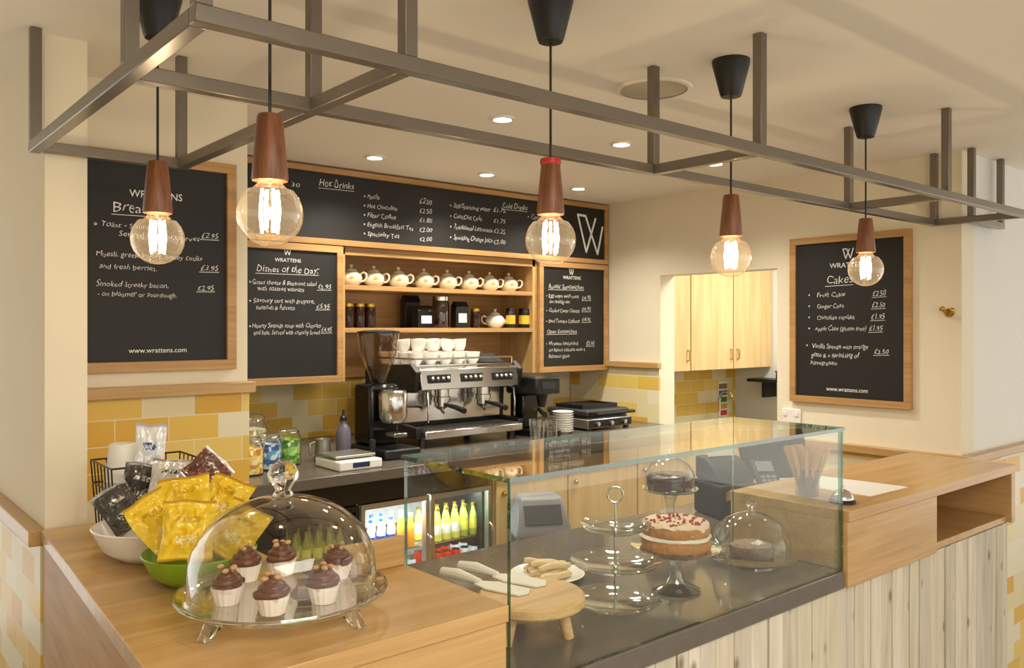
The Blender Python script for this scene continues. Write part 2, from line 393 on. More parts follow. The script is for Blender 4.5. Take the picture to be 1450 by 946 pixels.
MB().add(vs,[(3,2,1,0),(0,1,5,4),(1,2,6,5),(2,3,7,6),(3,0,4,7),(4,5,9,8),(5,6,10,9),(6,7,11,10),(7,4,8,11),(8,9,10,11)]).build('hood',M['grey'],t,.012)
T=Matrix.Translation((0,-.0715,.812))@Matrix.Rotation(-.485,4,'X')
MB().box(-.075,.075,-.004,.002,-.04,.04,T).build('flap',M['dkgrey'],t,.002)

# ------------------------------------------------------------------ shelf unit + bulkhead
t=thing('shelf_unit','oak wall shelving unit holding teapots and tins above the coffee machine','shelf unit',(1.84,3.36,1.31))
MB().box(0,1.17,.275,.293,0,.608).build('back_panel',M['oakf'],t)
MB().box(0,.018,.001,.275,0,.608).build('side_panel',M['oakv'],t)
MB().box(1.152,1.17,.001,.275,0,.608).build('side_panel',M['oakv'],t)
for z in (.22,.415): MB().box(.018,1.152,.001,.275,z,z+.022).build('shelf',M['oakf'],t,.0015)
MB().box(-.0,1.17,.001,.02,.572,.609).build('fascia',M['oakf'],t,.0015)
MB().box(-.745,1.72,.001,.293,.61,.955).build('bulkhead_box',M['oakf'],t)
MB().box(-.745,-.002,.001,.293,0,.609).build('side_cupboard_box',M['oakf'],t)
MB().box(1.172,1.72,.001,.293,0,.609).build('side_cupboard_box',M['oakf'],t)

# ------------------------------------------------------------------ chalkboards with lettering
_tc={}
def text_geo(s,off):
    if s in _tc: return _tc[s]
    cu=bpy.data.curves.new('t','FONT'); cu.body=s; cu.size=1; cu.resolution_u=2; cu.offset=off
    ob=bpy.data.objects.new('t',cu); C.objects.link(ob)
    bpy.context.view_layer.update()
    dg=bpy.context.evaluated_depsgraph_get(); ev=ob.evaluated_get(dg); me=ev.to_mesh()
    vs=[tuple(v.co) for v in me.vertices]; fs=[list(p.vertices) for p in me.polygons]
    ev.to_mesh_clear(); bpy.data.objects.remove(ob); bpy.data.curves.remove(cu)
    _tc[s]=(vs,fs); return vs,fs
class Board:
    def __init__(s,label,plane,val,a0,a1,z0,z1,fw=.03):
        s.plane=plane; s.val=val; s.z0=z0
        s.c=(a0+a1)/2; w=abs(a1-a0)/2; h=z1-z0; s.w=w; s.h=h
        loc=(s.c,val,z0) if plane=='Y' else (val,s.c,z0)
        s.t=thing('chalkboard',label,'chalkboard',loc,0 if plane=='Y' else -pi/2)
        mb=MB(); mb.box(-w,w,-.025,0,0,fw).box(-w,w,-.025,0,h-fw,h).box(-w,-w+fw,-.025,0,fw,h-fw).box(w-fw,w,-.025,0,fw,h-fw)
        mb.build('frame',M['oakf'],s.t,.0015)
        MB().box(-w+fw,w-fw,-.014,-.002,fw,h-fw).build('slate',M['chalk'],s.t)
        s.mb=MB()
    def flush(s,name):
        s.mb.build(name,M['chalkw'],s.t,recalc=False); s.mb=MB()
    def loc(s,u,v):
        p=P(u,v,Y=s.val-.014) if s.plane=='Y' else P(u,v,X=s.val-.014)
        return ((p.x-s.c) if s.plane=='Y' else (s.c-p.y)), p.z-s.z0
    def flat(s,pts):
        s.mb.add([(x,-.0152,z) for x,z in pts],[list(range(len(pts)))])
    def stroke(s,pts,w):
        for (x0,z0),(x1,z1) in zip(pts,pts[1:]):
            d=Vector((x1-x0,z1-z0)); d.normalize(); n=Vector((-d.y,d.x))*w/2; e=d*w*.3
            s.flat([(x0-e.x+n.x,z0-e.y+n.y),(x1+e.x+n.x,z1+e.y+n.y),(x1+e.x-n.x,z1+e.y-n.y),(x0-e.x-n.x,z0-e.y-n.y)])
    def put(s,txt,u0,v,u1,hpx,hand=True,ul=False):
        if hand: hpx*=.92
        x0,z0=s.loc(u0,v); x1,_=s.loc(u1,v); _,zt=s.loc((u0+u1)/2,v-hpx); _,zb=s.loc((u0+u1)/2,v)
        vs,fs=text_geo(txt,-.010 if hand else .004); mx=max(p[0] for p in vs) or 1; mn=min(p[0] for p in vs)
        sx=(x1-x0)/(mx-mn); sy=abs(zt-zb)/.7; ph=random.uniform(0,60)
        out=[]
        for p in vs:
            x=(p[0]-mn)*sx; z=p[1]*sy
            if hand:
                n1=noise.noise(Vector((p[0]*1.1+ph,0,0))); n2=noise.noise(Vector((p[0]*1.7,ph,3)))
                n3=noise.noise(Vector((p[0]*3,p[1]*3,ph)))
                z=z*(1+.4*n2)+.2*sy*n1+.05*sy*n3; x+=.16*z*(1+2*n1)+.05*sx*n3
            out.append((x0+x,-.0152,z0+z))
        s.mb.add(out,fs)
        if ul: s.stroke([(x0-.004,z0-sy*.22),(x1+.004,z0-sy*.16)],max(.0018,sy*.04))
        s.flush('price' if txt[0]=='£' else 'lettering')
    def dot(s,u,v,r=.004):
        x,z=s.loc(u,v); n=10; vs=[];fs=[]
        for i in range(n):
            a=2*pi*i/n; vs+=[(x+r*math.cos(a),-.0152,z+r*math.sin(a)),(x+.5*r*math.cos(a),-.0152,z+.5*r*math.sin(a))]
        for i in range(n):
            j=(i+1)%n; fs.append((2*i,2*j,2*j+1,2*i+1))
        s.mb.add(vs,fs); s.flush('bullet_mark')
    def logo(s,u,v,hpx):
        x,z=s.loc(u,v); _,z2=s.loc(u,v-hpx); h=z2-z; w=h*.55; lw=h*.11
        s.stroke([(x-w,z+h),(x-w*.45,z),(x+w*.25,z+h*.95)],lw)
        s.stroke([(x-w*.25,z+h*.95),(x+w*.45,z),(x+w,z+h)],lw)
        s.stroke([(x-w,z+h*.98),(x-w*.25,z+h*.98)],lw)
        s.flush('emblem')
random.seed(11)
b=Board('breakfast chalkboard in oak frame on the left wall above yellow tiles','Y',2.6,.548,1.04,1.422,2.066)
b.put('WRATTENS',183,278,258,10,False); b.put('Breakfast',160,299,240,15,ul=True)
b.put('Toast - Sourdough,',142,320,238,8); b.dot(135,317); b.put('Served with preserves',168,334,282,8); b.put('£2.95',285,337,308,8,ul=True)
b.put('Muesli, greek yogurt, honey coulis',136,362,285,8); b.put('and fresh berries.',140,380,222,8); b.put('£3.95',284,383,308,8,ul=True)
b.put('Smoked Streaky bacon,',136,405,238,8); b.put('- on bloomer or sourdough.',138,419,250,8); b.put('£2.95',280,411,302,8,ul=True)
b.put('www.wrattens.com',182,500,264,7,False)
b=Board('long hot and cold drinks chalkboard running under the ceiling','Y',3.36,1.098,3.558,1.92,2.262,.026)
b.put('30',412,264,424,7); b.put('Hot Drinks',452,263,500,11,ul=True)
for i,(a,p) in enumerate([('Mocha','£2.50'),('Hot Chocolate','£2.50'),('Filter Coffee','£1.80'),('English Breakfast Tea','£2.00'),('Speciality Tea','£2.00')]):
    v=281+i*13.2; b.put(a,520,v,[537,562,560,585,565][i],7); b.put(p,594,v+7,611,7); b.dot(516,v-3)
b.put('Cold Drinks',711,294,746,8,ul=True)
for i,(a,p) in enumerate([('Still/Sparkling water','£1.75'),('Coke/Diet Coke','£1.75'),('Traditional Lemonade','£2.25'),('Sparkling Orange Juice','£2.00')]):
    v=294+i*15; b.put(a,642,v,[694,682,697,697][i],7); b.put(p,699,v+6,715,7); b.dot(638,v-3)
b.put('Coco',752,310,765,7); b.dot(748,307)
def q(u,v): return b.loc(u,v)
b.stroke([q(818,304),q(830,357),q(843,310)],.013); b.stroke([q(829,306),q(846,360),q(853,322)],.013); b.stroke([q(818,304),q(829,306)],.013)
b.flush('emblem')
b=Board('dishes of the day chalkboard left of the teapot shelves','Y',3.36,1.36,1.836,1.31,1.916)
b.logo(407,361,10); b.put('WRATTENS',389,370,426,5,False); b.put('Dishes of the Day:',363,384,450,10,ul=True)
b.put('Goats cheese & Beetroot salad',357,402,447,7); b.put('with toasted walnuts',364,411,430,7); b.put('£5.95',450,409,468,7,ul=True)
b.put('Savoury tart with gruyere,',359,428,445,7); b.put('tomatoes & Pancetta.',362,438,418,7); b.put('£5.95',448,437,466,7,ul=True)
b.put('Hearty Spanish soup with Chorizo',357,464,454,7); b.put('and kale. Served with crunchy bread',359,474,452,7); b.put('£4.95',455,470,469,7,ul=True)
for v in (399,426,462): b.dot(354,v)
b=Board('sandwiches chalkboard right of the teapot shelves','Y',3.36,3.02,3.558,1.31,1.916)
b.logo(809,389,8); b.put('WRATTENS',797,395,822,4.5,False); b.put('Rustic Sandwiches',777,408,826,7,ul=True)
b.put('Egg mayo with cress',777,421,819,5.5); b.put('on multigrain',778,429,806,5.5); b.put('£4.95',824,424,836,6,ul=True)
b.put('Chicken Caesar Ciabatta',777,442,820,5.5); b.put('£4.95',824,440,836,6,ul=True)
b.put('Beef Tomato Ciabatta',777,457,820,5.5); b.put('£4.95',824,455,836,6,ul=True)
b.put('Open Sandwiches',774,472,816,6,ul=True)
b.put('Wrattens hand-picked',777,489,818,5.5); b.put('on baked ciabatta with a',777,498,828,5.5); b.put('balsamic glaze',777,507,806,5.5); b.put('£5.95',830,489,841,6,ul=True)
for v in (419,440,455,487): b.dot(774,v,.003)
b=Board('cakes chalkboard in oak frame on the right cream wall','X',3.57,1.594,2.16,1.207,1.97)
b.logo(1201,366,14); b.put('WRATTENS',1175,380,1228,7,False); b.put('Cakes',1170,402,1207,13,ul=True)
for i,(a,u1,p,pu) in enumerate([('Fruit Cake',1196,'£2.50',1236),('Ginger Cake',1195,'£2.50',1235),('Chocolate cupcake',1210,'£1.95',1234),('Apple Cake (gluten free)',1226,'£1.95',1231)]):
    v=421+i*15.7; b.put(a,1157-(3 if i==3 else 0),v,u1,7); b.put(p,pu,v-2+i*.8,pu+18,8,ul=True); b.dot(1146,v-3)
b.put('Vanilla Sponge with orange',1150,493,1229,7); b.put('glaze & a sprinkling of',1149,505,1216,7); b.put('Pomegranate.',1148,516,1186,7); b.put('£2.50',1238,501,1258,8,ul=True); b.dot(1143,489)
b.put('www.wrattens.com',1170,553,1229,6,False)

# ------------------------------------------------------------------ hanging rack
t=thing('hanging_rack','taupe square steel frame hung from the ceiling above the counter','hanging rack',(.42,1.165,1.985))
h=.013
def rail(x0,y0,x1,y1):
    MB().box(min(x0,x1)-h,max(x0,x1)+h,min(y0,y1)-h,max(y0,y1)+h,-h,h).build('rail',M['rack'],t,.002)
rail(0,0,3.46,0); rail(h*2,.335,3.1,.335); rail(0,h*2,0,1.1); rail(h*2,1.09,.35,1.09)
rail(.34,h*2,.34,.335-2*h); rail(.34,.335+2*h,.34,1.09-2*h); rail(1.36,h*2,1.36,.335-2*h); rail(2.43,h*2,2.43,.335-2*h)
rail(3.13,h*2,3.13,.335); rail(3.16,.2,3.46,.2)
for x,y in [(0,0),(.34,0),(1.36,0),(2.43,0),(3.46,0),(0,.335),(.34,.335),(1.36,.335),(2.43,.335),(3.13,.335),(0,1.1),(.34,1.09),(3.13,.19),(3.46,.2)]:
    MB().box(x-h*.95,x+h*.95,y-h*.95,y+h*.95,h,CEIL-1.985-.0005).build('post',M['rack'],t,.0015)

# ------------------------------------------------------------------ pendants
def pendant(x,y,label,band=False):
    t=thing('pendant_lamp',label,'pendant lamp',(x,y,CEIL))
    MB().lathe([(0,-.0005),(.05,-.0005),(.05,-.01),(.029,-.092),(.026,-.098),(0,-.1)],28).build('ceiling_cup',M['black'],t)
    MB().cyl((0,0,-.1),(0,0,-.365),.0028,n=8).build('cord',M['black'],t)
    MB().lathe([(0,-.362),(.019,-.362),(.021,-.366),(.0305,-.468),(.029,-.473),(0,-.473)],28).build('bulb_holder',M['walnut'],t)
    if band: MB().lathe([(0,-.352),(.022,-.352),(.023,-.36),(.0215,-.3655),(0,-.3655)],24).build('collar',M['red'],t)
    prof=[(.02,-.472),(.021,-.478),(.03,-.487)]
    for i in range(3,13):
        a=pi*(i/12); prof.append((.055*math.sin(a),-.528+.055*math.cos(a)))
    prof[-1]=(0,-.583)
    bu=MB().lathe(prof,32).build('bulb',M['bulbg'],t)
    mb=MB()
    for k in range(8):
        a=2*pi*k/8; ca,sa=math.cos(a),math.sin(a)
        z0,z1=-.487-.003*(k%2),-.560+.004*(k%3)
        mb.tube([(.0135*ca,.0135*sa,z0),(.0165*ca,.0165*sa,(z0+z1)/2),(.0135*ca,.0135*sa,z1)],.0026,6)
    mb.build('filament',M['fil'],bu)
    MB().cyl((0,0,-.473),(0,0,-.535),.003,.0015,n=8).build('stem',M['glass'],bu)
    l=bpy.data.lights.new('bulb_light','POINT'); l.energy=1.8; l.color=(1,.79,.55); l.shadow_soft_size=.008
    lo=bpy.data.objects.new('bulb_light',l); C.objects.link(lo); lo.parent=t; lo.location=(0,0,-.528)
    return t
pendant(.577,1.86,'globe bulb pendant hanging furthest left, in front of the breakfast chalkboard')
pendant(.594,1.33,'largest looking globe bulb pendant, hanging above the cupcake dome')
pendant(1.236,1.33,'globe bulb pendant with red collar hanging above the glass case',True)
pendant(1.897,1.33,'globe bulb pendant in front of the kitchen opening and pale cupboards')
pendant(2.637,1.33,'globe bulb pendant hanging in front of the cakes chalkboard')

# ------------------------------------------------------------------ downlights, ceiling speaker
d0=None
for r,Y in enumerate((3.04,2.2)):
    for k,X in enumerate((1.82,2.42,3.02)):
        l=f'{["left","middle","right"][k]} downlight of the {["back row near the drinks board","front row above the aisle"][r]}'
        if d0 is None:
            d0=thing('downlight',l,'ceiling light',(X,Y,CEIL),0,'recessed downlights')
            MB().lathe([(.03,-.0005),(.045,-.0005),(.043,-.007),(.032,-.008),(.03,-.001)],28).build('rim',M['white'],d0)
            MB().lathe([(0,-.004),(.03,-.004),(.03,-.001),(0,-.001)],24).build('lens',M['lens'],d0)
        else: dup(d0,(X,Y,CEIL),0,l)
        li=bpy.data.lights.new('downlight_beam','SPOT'); li.energy=41; li.color=(1,.93,.8); li.spot_size=math.radians(138); li.spot_blend=.8; li.shadow_soft_size=.05
        lo=bpy.data.objects.new('downlight_beam',li); C.objects.link(lo); lo.location=(X,Y,CEIL-.012)
t=thing('ceiling_speaker','round flat speaker grille set in the ceiling above the glass case','speaker',(1.94,1.634,CEIL))
MB().lathe([(.1,-.0005),(.115,-.0005),(.112,-.006),(.1,-.007)],36).build('rim',M['ceil'],t)
MB().lathe([(0,-.005),(.1,-.005),(.1,-.001),(0,-.001)],36).build('grille',pm('speaker_grille','d4c8b0',.8,0,.2,200),t)

# ------------------------------------------------------------------ teapots and shelf contents
def teapot(label,mat,lidmat,s=1.0,group=None):
    t=thing('teapot',label,'teapot',group=group)
    A=Matrix.Scale(s,4)
    MB().lathe([(0,0),(.028,0),(.030,.003),(.044,.016),(.0495,.034),(.047,.048),(.038,.061),(.028,.067),(.025,.068),(0,.068)],26,A).build('pot_body',mat,t)
    MB().lathe([(.0265,.0685),(.0245,.074),(.013,.080),(.006,.082),(.005,.085),(.0085,.090),(.007,.096),(0,.098)],20,A).build('lid',lidmat,t)
    MB().tube([(.040,0,.028),(.055,0,.034),(.063,0,.049),(.073,0,.064)],[.0135,.010,.007,.005],10,T=A).build('spout',lidmat,t)
    MB().tube([(-.043,0,.055),(-.057,0,.062),(-.069,0,.054),(-.070,0,.037),(-.060,0,.024),(-.045,0,.021)],.0044,8,T=A).build('handle',lidmat,t)
    return t
S1=1.31+.415+.022; S2=1.31+.22+.022
t0=None
for k,u in enumerate([495,529,564,600,633,664,693,720]):
    p=P(u,405,Y=3.47); l=f'cream patterned teapot, {ORD[k]} from left on the top shelf'; rz=2.44+random.uniform(-.12,.12)
    if t0 is None: t0=teapot(l,M['teapot'],M['cream_china'],1.06,'row of teapots on the top shelf'); t0.location=(p.x+.008,3.47,S1); t0.rotation_euler=(0,0,rz)
    else: dup(t0,(p.x,3.47,S1),rz,l)
tp=teapot('plain white teapot alone on the lower shelf among tins',M['china'],M['china'],1.05); tp.location=(P(701,460,Y=3.47).x,3.47,S2); tp.rotation_euler=(0,0,-.5)
coffee=pm('dark_coffee_jar','2a150c',.15,0,.2,40)
def jar(name,label,r,hh,body,lid,cat='jar',group=None,band=None):
    t=thing(name,label,cat,group=group)
    MB().lathe([(0,0),(r*.95,0),(r,.004),(r,hh*.82),(r*.9,hh*.86),(0,hh*.86)],20).build('jar_body',body,t)
    MB().lathe([(0,hh*.86),(r*.97,hh*.86),(r*.97,hh*.98),(r*.9,hh),(0,hh)],20).build('lid',lid,t)
    if band: MB().lathe([(r*1.015,hh*.2),(r*1.015,hh*.65)],20).build('paper_label',band,t)
    return t
def on(o,u,Y,z): o.location=(P(u,460,Y=Y).x,Y,z); return o
for k,u in enumerate((493,509,524)): on(jar('coffee_jar',f'dark jar with gold lid, {ORD[k]} from left on the lower shelf',.0255,.115,coffee,M['gold'],group='gold lidded jars'),u,3.43,S2)
ylw=pm('yellow_label','e0c030',.5)
def packet(name,label,w,d,hh,mat,band,cat):
    t=thing(name,label,cat)
    MB().box(-w/2,w/2,-d/2,d/2,0,hh*.8).build('packet_body',mat,t,.004)
    MB().add([(-w/2,-d/2,hh*.8),(w/2,-d/2,hh*.8),(w/2,d/2,hh*.8),(-w/2,d/2,hh*.8),(-w/2,-.004,hh),(w/2,-.004,hh),(w/2,.004,hh),(-w/2,.004,hh)],[(0,1,5,4),(1,2,6,5),(2,3,7,6),(3,0,4,7),(4,5,6,7)]).build('folded_top',mat,t)
    if band: MB().box(-w*.32,w*.32,-d/2-.0015,-d/2-.0005,hh*.2,hh*.55).build('paper_label',band,t)
    return t
on(packet('coffee_packet','tall black coffee packet at the back of the lower shelf',.09,.05,.165,M['black'],None,'packet'),581,3.55,S2)
on(packet('coffee_packet','short black coffee packet with white label in front of the tall one',.095,.06,.11,M['blackg'],M['white'],'packet'),599,3.43,S2)
on(packet('coffee_packet','black and white striped packet right of the glass jar',.08,.05,.135,M['black'],M['white'],'packet'),651,3.43,S2)
on(jar('storage_jar','tall clear glass jar with dark beans on the lower shelf',.044,.16,glass('jar_glass_dark',(.45,.37,.3),.1,.5,2),M['chrome']),624,3.46,S2)
on(jar('spice_jar','small brown jar just left of the plain white teapot',.024,.1,coffee,M['gold']),673,3.42,S2)
on(jar('tea_tin','black tin with yellow label right of the plain teapot',.026,.105,M['black'],M['blackg'],'tin',band=ylw),723,3.42,S2)
on(jar('tea_tin','black tin with yellow label at right end of the lower shelf',.034,.105,M['black'],M['blackg'],'tin',band=ylw),743,3.42,S2)

# ------------------------------------------------------------------ espresso machine
WZ=1.03
t=thing('espresso_machine','chrome and black two-group espresso machine on the back worktop','coffee machine',(2.0,3.0,WZ))
w=.61
MB().box(.03,w-.03,.15,.43,.05,.335).build('machine_body',M['blackg'],t,.008)
side=[(.0,.04),(.43,.04),(.43,.345),(.05,.365),(.0,.33),(.02,.24),(.14,.235),(.15,.1),(.0,.09)]
for x in (0,w-.028):
    T=Matrix(((0,0,1,x),(1,0,0,0),(0,1,0,0),(0,0,0,1)))
    MB().prism(side,0,.028,T).build('side_panel',M['black'],t,.004)
mb=MB(); T=Matrix(((0,0,1,.0285),(1,0,0,0),(0,1,0,0),(0,0,0,1)))
mb.prism([(.0,.25),(.15,.25),(.15,.34),(.04,.352),(.012,.34)],0,w-.057,T); fp=mb.build('front_panel',M['chrome'],t,.004)
for k in range(3):
    x=.125+.18*k; mb=MB()
    mb.box(x-.058,x+.058,-.004,.006,.28,.318); mb.build('button_pad',M['black'],fp,.003)
    mb=MB()
    for q_ in range(4): mb.ball((x-.042+.028*q_,-.005,.30),.0095)
    mb.build('button',M['chrome'],fp)
MB().box(.03,w-.03,.05,.42,.352,.358).build('cup_tray',M['chrome'],t)
mb=MB(); mb.tube([(.03,.05,.385),(w-.03,.05,.385),(w-.03,.42,.385),(.03,.42,.385)],.004,8,True)
for x in (.03,w/2,w-.03):
    for y in (.05,.42): mb.cyl((x,y,.355),(x,y,.385),.003,n=6)
mb.build('tray_rail',M['chrome'],t)
MB().box(.03,w-.03,.142,.149,.1,.25).build('splash_plate',M['chrome'],t)
for x in (.185,.42):
    g=MB().lathe([(0,.25),(.036,.25),(.036,.215),(.042,.212),(.042,.19),(.0,.19)],24,Matrix.Translation((x,.075,0))).build('group_head',M['chrome'],t)
    mb=MB().lathe([(0,.19),(.034,.19),(.034,.17),(.015,.155),(0,.155)],20,Matrix.Translation((x,.075,0))); mb.cyl((x,.075,.155),(x,.055,.14),.007,n=8); mb.build('portafilter',M['chrome'],g)
    MB().tube([(x,.035,.178),(x,-.04,.172),(x,-.1,.16)],[.008,.011,.013],10).build('portafilter_handle',M['black'],g)
for x in (.06,w-.06): MB().tube([(x,.03,.25),(x,.0,.24),(x-.004,-.012,.18),(x,-.004,.11)],.004,8).build('steam_wand',M['chrome'],t)
mb=MB().box(.028,w-.028,-.03,.142,.04,.075); mb.build('drip_tray',M['chrome'],t,.005)
mb=MB()
for k in range(34): mb.box(.045+.0155*k,.05+.0155*k,-.02,.135,.0755,.08)
mb.build('drip_grate',M['steel'],t)
for x in (.05,w-.05):
    for y in (.03,.38): MB().lathe([(0,0),(.02,0),(.016,.04),(0,.04)],16,Matrix.Translation((x,y,0))).build('foot',M['black'],t)
def cup(label,group='white cups on the coffee machine',s=.88):
    t=thing('coffee_cup',label,'cup',group=group); A=Matrix.Scale(s,4)
    MB().lathe([(0,0),(.022,0),(.024,.004),(.034,.022),(.039,.05),(.041,.06),(.038,.06),(.032,.025),(.02,.008),(0,.007)],22,A).build('cup_body',M['china'],t)
    MB().tube([(.036,0,.05),(.052,0,.05),(.056,0,.034),(.046,0,.02),(.033,0,.02)],.0038,7,T=A).build('handle',M['china'],t)
    return t
c0=None
cups=[]
for j,(y,n,rn) in enumerate([(3.105,5,'front row'),(3.19,5,'second row'),(3.275,5,'third row'),(3.36,4,'back row')]):
    for i in range(n): cups.append((2.07+.079*i+random.uniform(-.003,.003),y+random.uniform(-.004,.004),0,f'white cup, {ORD[i]} from left in the {rn} on the machine top',None))
for j,(y,xs,rn) in enumerate([(3.15,(2.105,2.192,2.27,2.345),'front'),(3.24,(2.095,2.18,2.262,2.34),'back')]):
    for i,x in enumerate(xs): cups.append((x,y,.0535,f'upper cup, {ORD[i]} from left in the {rn} row stacked on others',[(.12,-.1),(-.15,.1),(.1,.14),(-.08,.1),(-.1,.12),(.14,-.12),(.05,.1),(.1,-.1)][j*4+i]))
for i,(x,y,z,l,r_) in enumerate(cups):
    a=random.uniform(0,6); loc=(x,y,WZ+.358+z+(.004 if r_ else 0))
    if c0 is None: c0=cup(l); c0.location=loc; c0.rotation_euler=(0,0,a)
    else:
        o=dup(c0,loc,a,l)
        if r_: o.rotation_euler=(r_[0],r_[1],a)
mb=MB(); nx,ny=14,10; vs=[];fs=[]
for j in range(ny+1):
    for i in range(nx+1):
        x=-.07+.14*i/nx; y=-.12+.24*j/ny
        e=min(1,min(i,nx-i)/3)*min(1,min(j,ny-j)/3)
        vs.append((x,y,.003+e*(.036+.025*noise.noise(Vector((x*30,y*30,1))))))
for j in range(ny):
    for i in range(nx):
        a=j*(nx+1)+i; fs.append((a,a+1,a+nx+2,a+nx+1))
o=mb.add(vs,fs).build('bar_towel',pm('dark_towel','28262a',.95,0,.2,60,.3),None,angle=180); o.location=(2.505,3.2,WZ+.358); tag(o,'crumpled dark towel on the right of the machine top','towel')
t=thing('coffee_grinder','black coffee grinder with tall brown smoked hopper left of the espresso machine','grinder',(1.815,2.95,WZ))
MB().box(-.085,.085,-.14,.14,0,.04).build('base',M['black'],t,.008)
MB().prism([(-.07,.0),(.07,.0),(.075,.13),(-.075,.13)],.04,.29).build('grinder_body',M['blackg'],t,.015)
MB().lathe([(0,.14),(.045,.14),(.058,.16),(.06,.255),(.05,.27),(0,.27)],24,Matrix.Translation((0,-.06,0))).build('doser',M['chrome'],t)
MB().tube([(.06,-.06,.2),(.11,-.08,.2),(.125,-.09,.195)],[.005,.007,.011],8).build('lever',M['black'],t)
MB().box(-.03,.03,-.12,-.05,.085,.1).build('portafilter_fork',M['chrome'],t,.002)
MB().lathe([(.03,.29),(.035,.31),(.078,.42),(.086,.5)],28,Matrix.Translation((0,.05,0))).build('hopper',M['hopper'],t)
MB().lathe([(0,.31),(.034,.311),(.052,.355),(0,.36)],24,Matrix.Translation((0,.05,0))).build('coffee_beans',pm('beans','3a2010',.5,0,.3,120,.5),t)
MB().lathe([(.089,.499),(.089,.507),(.06,.512),(0,.514)],28,Matrix.Translation((0,.05,0))).build('hopper_lid',M['black'],t)
t=thing('coffee_grinder','short black grinder to the right of the espresso machine','grinder',(2.72,3.05,WZ))
MB().box(-.075,.075,-.12,.12,0,.03).build('base',M['black'],t,.006)
MB().prism([(-.05,.02),(.05,.02),(.06,.11),(-.06,.11)],.03,.2).build('grinder_body',M['blackg'],t,.01)
MB().box(-.08,.08,-.11,.12,.2,.29).build('head',M['black'],t,.012)
MB().cyl((0,-.06,.2),(0,-.06,.14),.03,.018).build('spout',M['black'],t)
MB().tube([(-.02,-.06,.13),(-.05,-.12,.12),(-.08,-.17,.115)],[.009,.011,.013],10).build('lever',M['black'],t)
MB().box(-.045,.045,-.113,-.1105,.23,.265).build('display',M['dkgrey'],t)
t=thing('digital_scale','small silver digital scale on the worktop in front of the grinder','scale',(1.56,2.8,WZ))
MB().prism([(-.09,-.1),(.09,-.1),(.09,.09),(-.09,.09)],0,.035).build('scale_body',M['white'],t,.006)
MB().box(-.085,.085,-.06,.085,.04,.05).build('platform',M['steel'],t,.003)
MB().cyl((0,.01,.03),(0,.01,.042),.03).build('pillar',M['steel'],t)
MB().box(-.035,.035,-.1015,-.1,.01,.028).build('display',pm('blue_display','27365c',.3),t)
t=thing('syrup_bottle','slim grey bottle with black nozzle standing behind the digital scale','bottle',(1.64,2.98,WZ))
MB().lathe([(0,0),(.028,0),(.03,.006),(.03,.1),(.024,.125),(.012,.14),(.012,.15),(0,.15)],22).build('bottle_body',pm('grey_bottle','6f6b7a',.35),t)
MB().lathe([(0,.15),(.014,.15),(.014,.165),(.006,.172),(.004,.195),(0,.197)],16).build('nozzle',M['black'],t)
t=thing('milk_jug','small steel milk jug between the sweet jars and the grinder','jug',(1.555,2.99,WZ))
MB().lathe([(0,0),(.034,0),(.036,.01),(.029,.06),(.032,.085),(.03,.085),(.027,.06),(.03,.012),(0,.006)],24).build('jug_body',M['steel'],t)
MB().tube([(-.033,0,.075),(-.055,0,.07),(-.055,0,.03),(-.034,0,.02)],.004,8).build('handle',M['steel'],t)
t=thing('tamper','black handled tamper beside the grinder base','tamper',(1.69,2.84,WZ))
MB().lathe([(0,0),(.027,0),(.027,.018),(.008,.024),(0,.024)],20).build('tamper_base',M['chrome'],t)
MB().lathe([(0,.024),(.009,.024),(.013,.06),(.012,.085),(0,.09)],16).build('handle',M['black'],t)
def clipjar(label,x,y,r,hh,mat):
    t=thing('sweet_jar',label,'jar',(x,y,WZ))
    MB().lathe([(0,0),(r,0),(r*1.02,.01),(r*1.02,hh*.75),(r*.8,hh*.86),(r*.8,hh*.9)],24).build('glass_body',M['glass'],t)
    MB().lathe([(0,.005),(r*.93,.006),(r*.95,hh*.7),(0,hh*.76)],20).build('sweets',mat,t)
    MB().lathe([(r*.85,hh*.9),(r*.85,hh*.95),(r*.6,hh),(0,hh)],24).build('lid',M['glass'],t)
    mb=MB(); mb.tube([(r*.86*math.cos(a*pi/8),r*.86*math.sin(a*pi/8),hh*.89) for a in range(16)],.002,6,True); mb.tube([(r*.86,0,hh*.9),(r*1.15,0,hh*.8),(r*1.05,0,hh*.6)],.002,6); mb.build('wire_clip',M['chrome'],t)
clipjar('clip-top jar of green wrapped sweets by the left wall corner',1.405,2.98,.046,.14,spots('green_sweets','5e9a2c',['86c03a','3f7a22','b6d860'],75,.3))
clipjar('clip-top jar of blue wrapped sweets in front of the others',1.305,2.93,.046,.135,spots('blue_sweets','2d6fb5',['4aa0d8','1d4c8c','d8e4f0'],75,.3))
clipjar('clip-top jar of yellow wrapped sweets beside the wall corner',1.205,2.86,.045,.135,spots('yellow_sweets','e0b42a',['f0d060','d08a20','f4e6b0'],75,.3))
clipjar('tall clip-top jar of pale sweets behind the coloured jars',1.31,3.08,.05,.19,spots('pale_sweets','d8cfa8',['e8e0c8','9fb0a0','c8b070'],75,.3))
p0=None
for k in range(9):
    l='white saucer in the stack right of the short black grinder'
    if p0 is None:
        p0=tag(MB().lathe([(0,0),(.032,0),(.036,.004),(.053,.012),(.055,.014),(.051,.015),(.032,.007),(0,.006)],28).build('saucer',M['china'],None),l,'plate','stack of white saucers'); p0.location=(2.87,3.0,WZ)
    else:
        o=p0.copy(); C.objects.link(o); o.location=(2.87,3.0,WZ+.0118*k)
